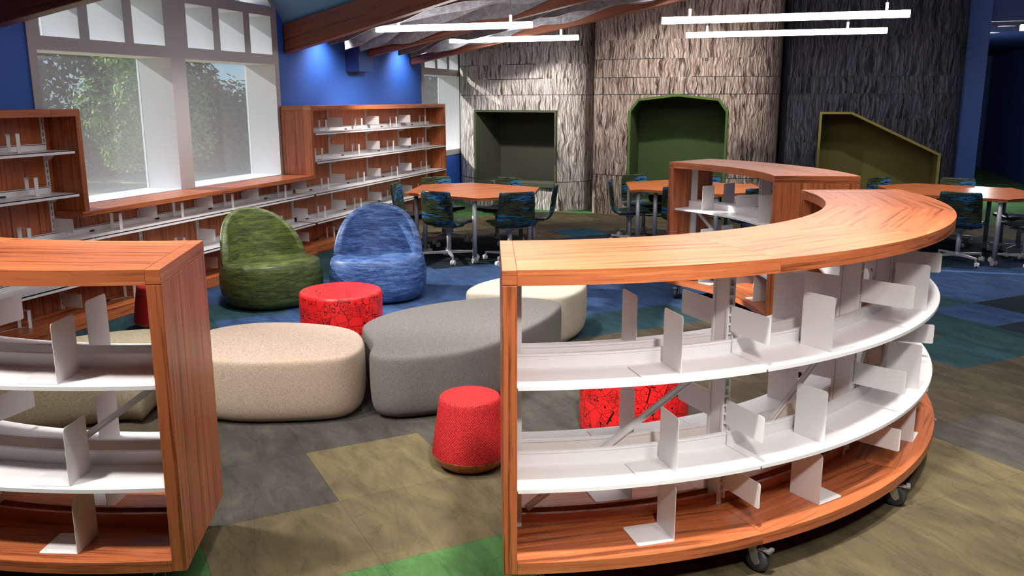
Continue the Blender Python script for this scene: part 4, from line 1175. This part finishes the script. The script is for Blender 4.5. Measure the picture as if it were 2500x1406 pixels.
light('sun', 'SUN', (-20, 0, 20), (-20 + .85, .12, 20 - .50), 11, (1, .96, .9), angle=R_(.6))
# spot lights recessed between the beams, washing the blue wall
for y in (10.2, 12.6):
    light('wall_washer', 'SPOT', (-5.60, y, 2.70), (-5.95, y + .05, 1.85), 48, (1, 1, 1), spot_size=R_(120), spot_blend=1.0, shadow_soft_size=.03)
def spot(loc, tgt, p, size=70, blend=.6, soft=.12, col=WARM):
    light('unseen_spot', 'SPOT', loc, tgt, p, col, spot_size=R_(size), spot_blend=blend, shadow_soft_size=soft)
# unseen spots over the reading area and the cases, some added as fill
spot((-.3, 2.35, 3.9), (-.2, 3.65, 1.0), 1000, 58)
spot((.5, .9, 2.75), (-.25, 3.4, .6), 260, 60, .9)  # added low spot, brightens the shelves but hardly the top board
spot((1.1, 3.6, 4.0), (.4, 4.7, .9), 480, 46)
spot((-3.4, 3.0, 3.1), (-2.9, 4.2, .4), 420, 75)
spot((-3.2, 1.2, 3.1), (-2.75, 2.6, .9), 420, 60)  # added spot that lifts the left foreground case
spot((-4.2, 5.9, 3.0), (-4.2, 6.4, .4), 300, 75)
spot((-2.4, 5.6, 3.4), (-2.5, 6.0, .3), 480, 62)
spot((-4.5, 10.5, 2.58), (-5.75, 11.4, .7), 230, 95, 1.0)  # added spot below the baffles, brightens the tall wall bookcase
spot((-4.5, 7.4, 2.6), (-5.75, 7.6, .6), 130, 95, 1.0)  # second added spot, lifts the shelves under the window
spot((-3.6, 9.6, 3.0), (-3.7, 9.9, .7), 300, 80)
spot((-1.2, 11.0, 3.4), (-1.15, 11.3, .7), 330, 62)
spot((2.0, 11.0, 3.9), (1.9, 11.4, .7), 360, 80)
spot((1.6, 6.6, 3.9), (1.9, 7.2, 0), 360, 90)
spot((1.4, 1.6, 3.8), (1.6, 2.6, 0), 140, 90)
spot((-1.6, 1.9, 3.5), (-1.3, 2.6, 0), 190, 80)
# lights on the bark walls and into the nooks
spot((-4.3, 12.4, 2.95), (-4.3, 14.4, .9), 330, 100, 1.0, .05)
spot((-1.8, 12.0, 3.4), (-1.8, 14.0, .9), 340, 100, 1.0, .05)
spot((1.2, 11.6, 3.8), (1.2, 14.2, .6), 150, 70, 1.0, .05)
spot((-1.7, 10.2, 3.3), (-1.8, 13.9, .5), 130, 40, 1.0, .1)
light('passage_fill', 'POINT', (3.0, 17.6, 1.6), None, 150, (1, 1, 1), shadow_soft_size=.3)  # added unseen point fill that lifts the dark passage
light('room_fill', 'AREA', (-1.0, 5.0, 3.45), (-1.0, 5.0, 0), 210, (1, .97, .94), shape='RECTANGLE', size=5, size_y=7)  # added unseen area light for overall brightness, no fitting
vs = SC.view_settings; vs.view_transform = 'Standard'; vs.look = 'None'; vs.exposure = 0.0; vs.gamma = 1.0; vs.use_curve_mapping = False
SC.display_settings.display_device = 'sRGB'
SC.cycles.max_bounces = 6; SC.cycles.diffuse_bounces = 3; SC.cycles.glossy_bounces = 3; SC.cycles.transparent_max_bounces = 8; SC.cycles.transmission_bounces = 3
SC.cycles.use_denoising = True; SC.cycles.sample_clamp_indirect = 6; SC.cycles.caustics_reflective = False; SC.cycles.caustics_refractive = False
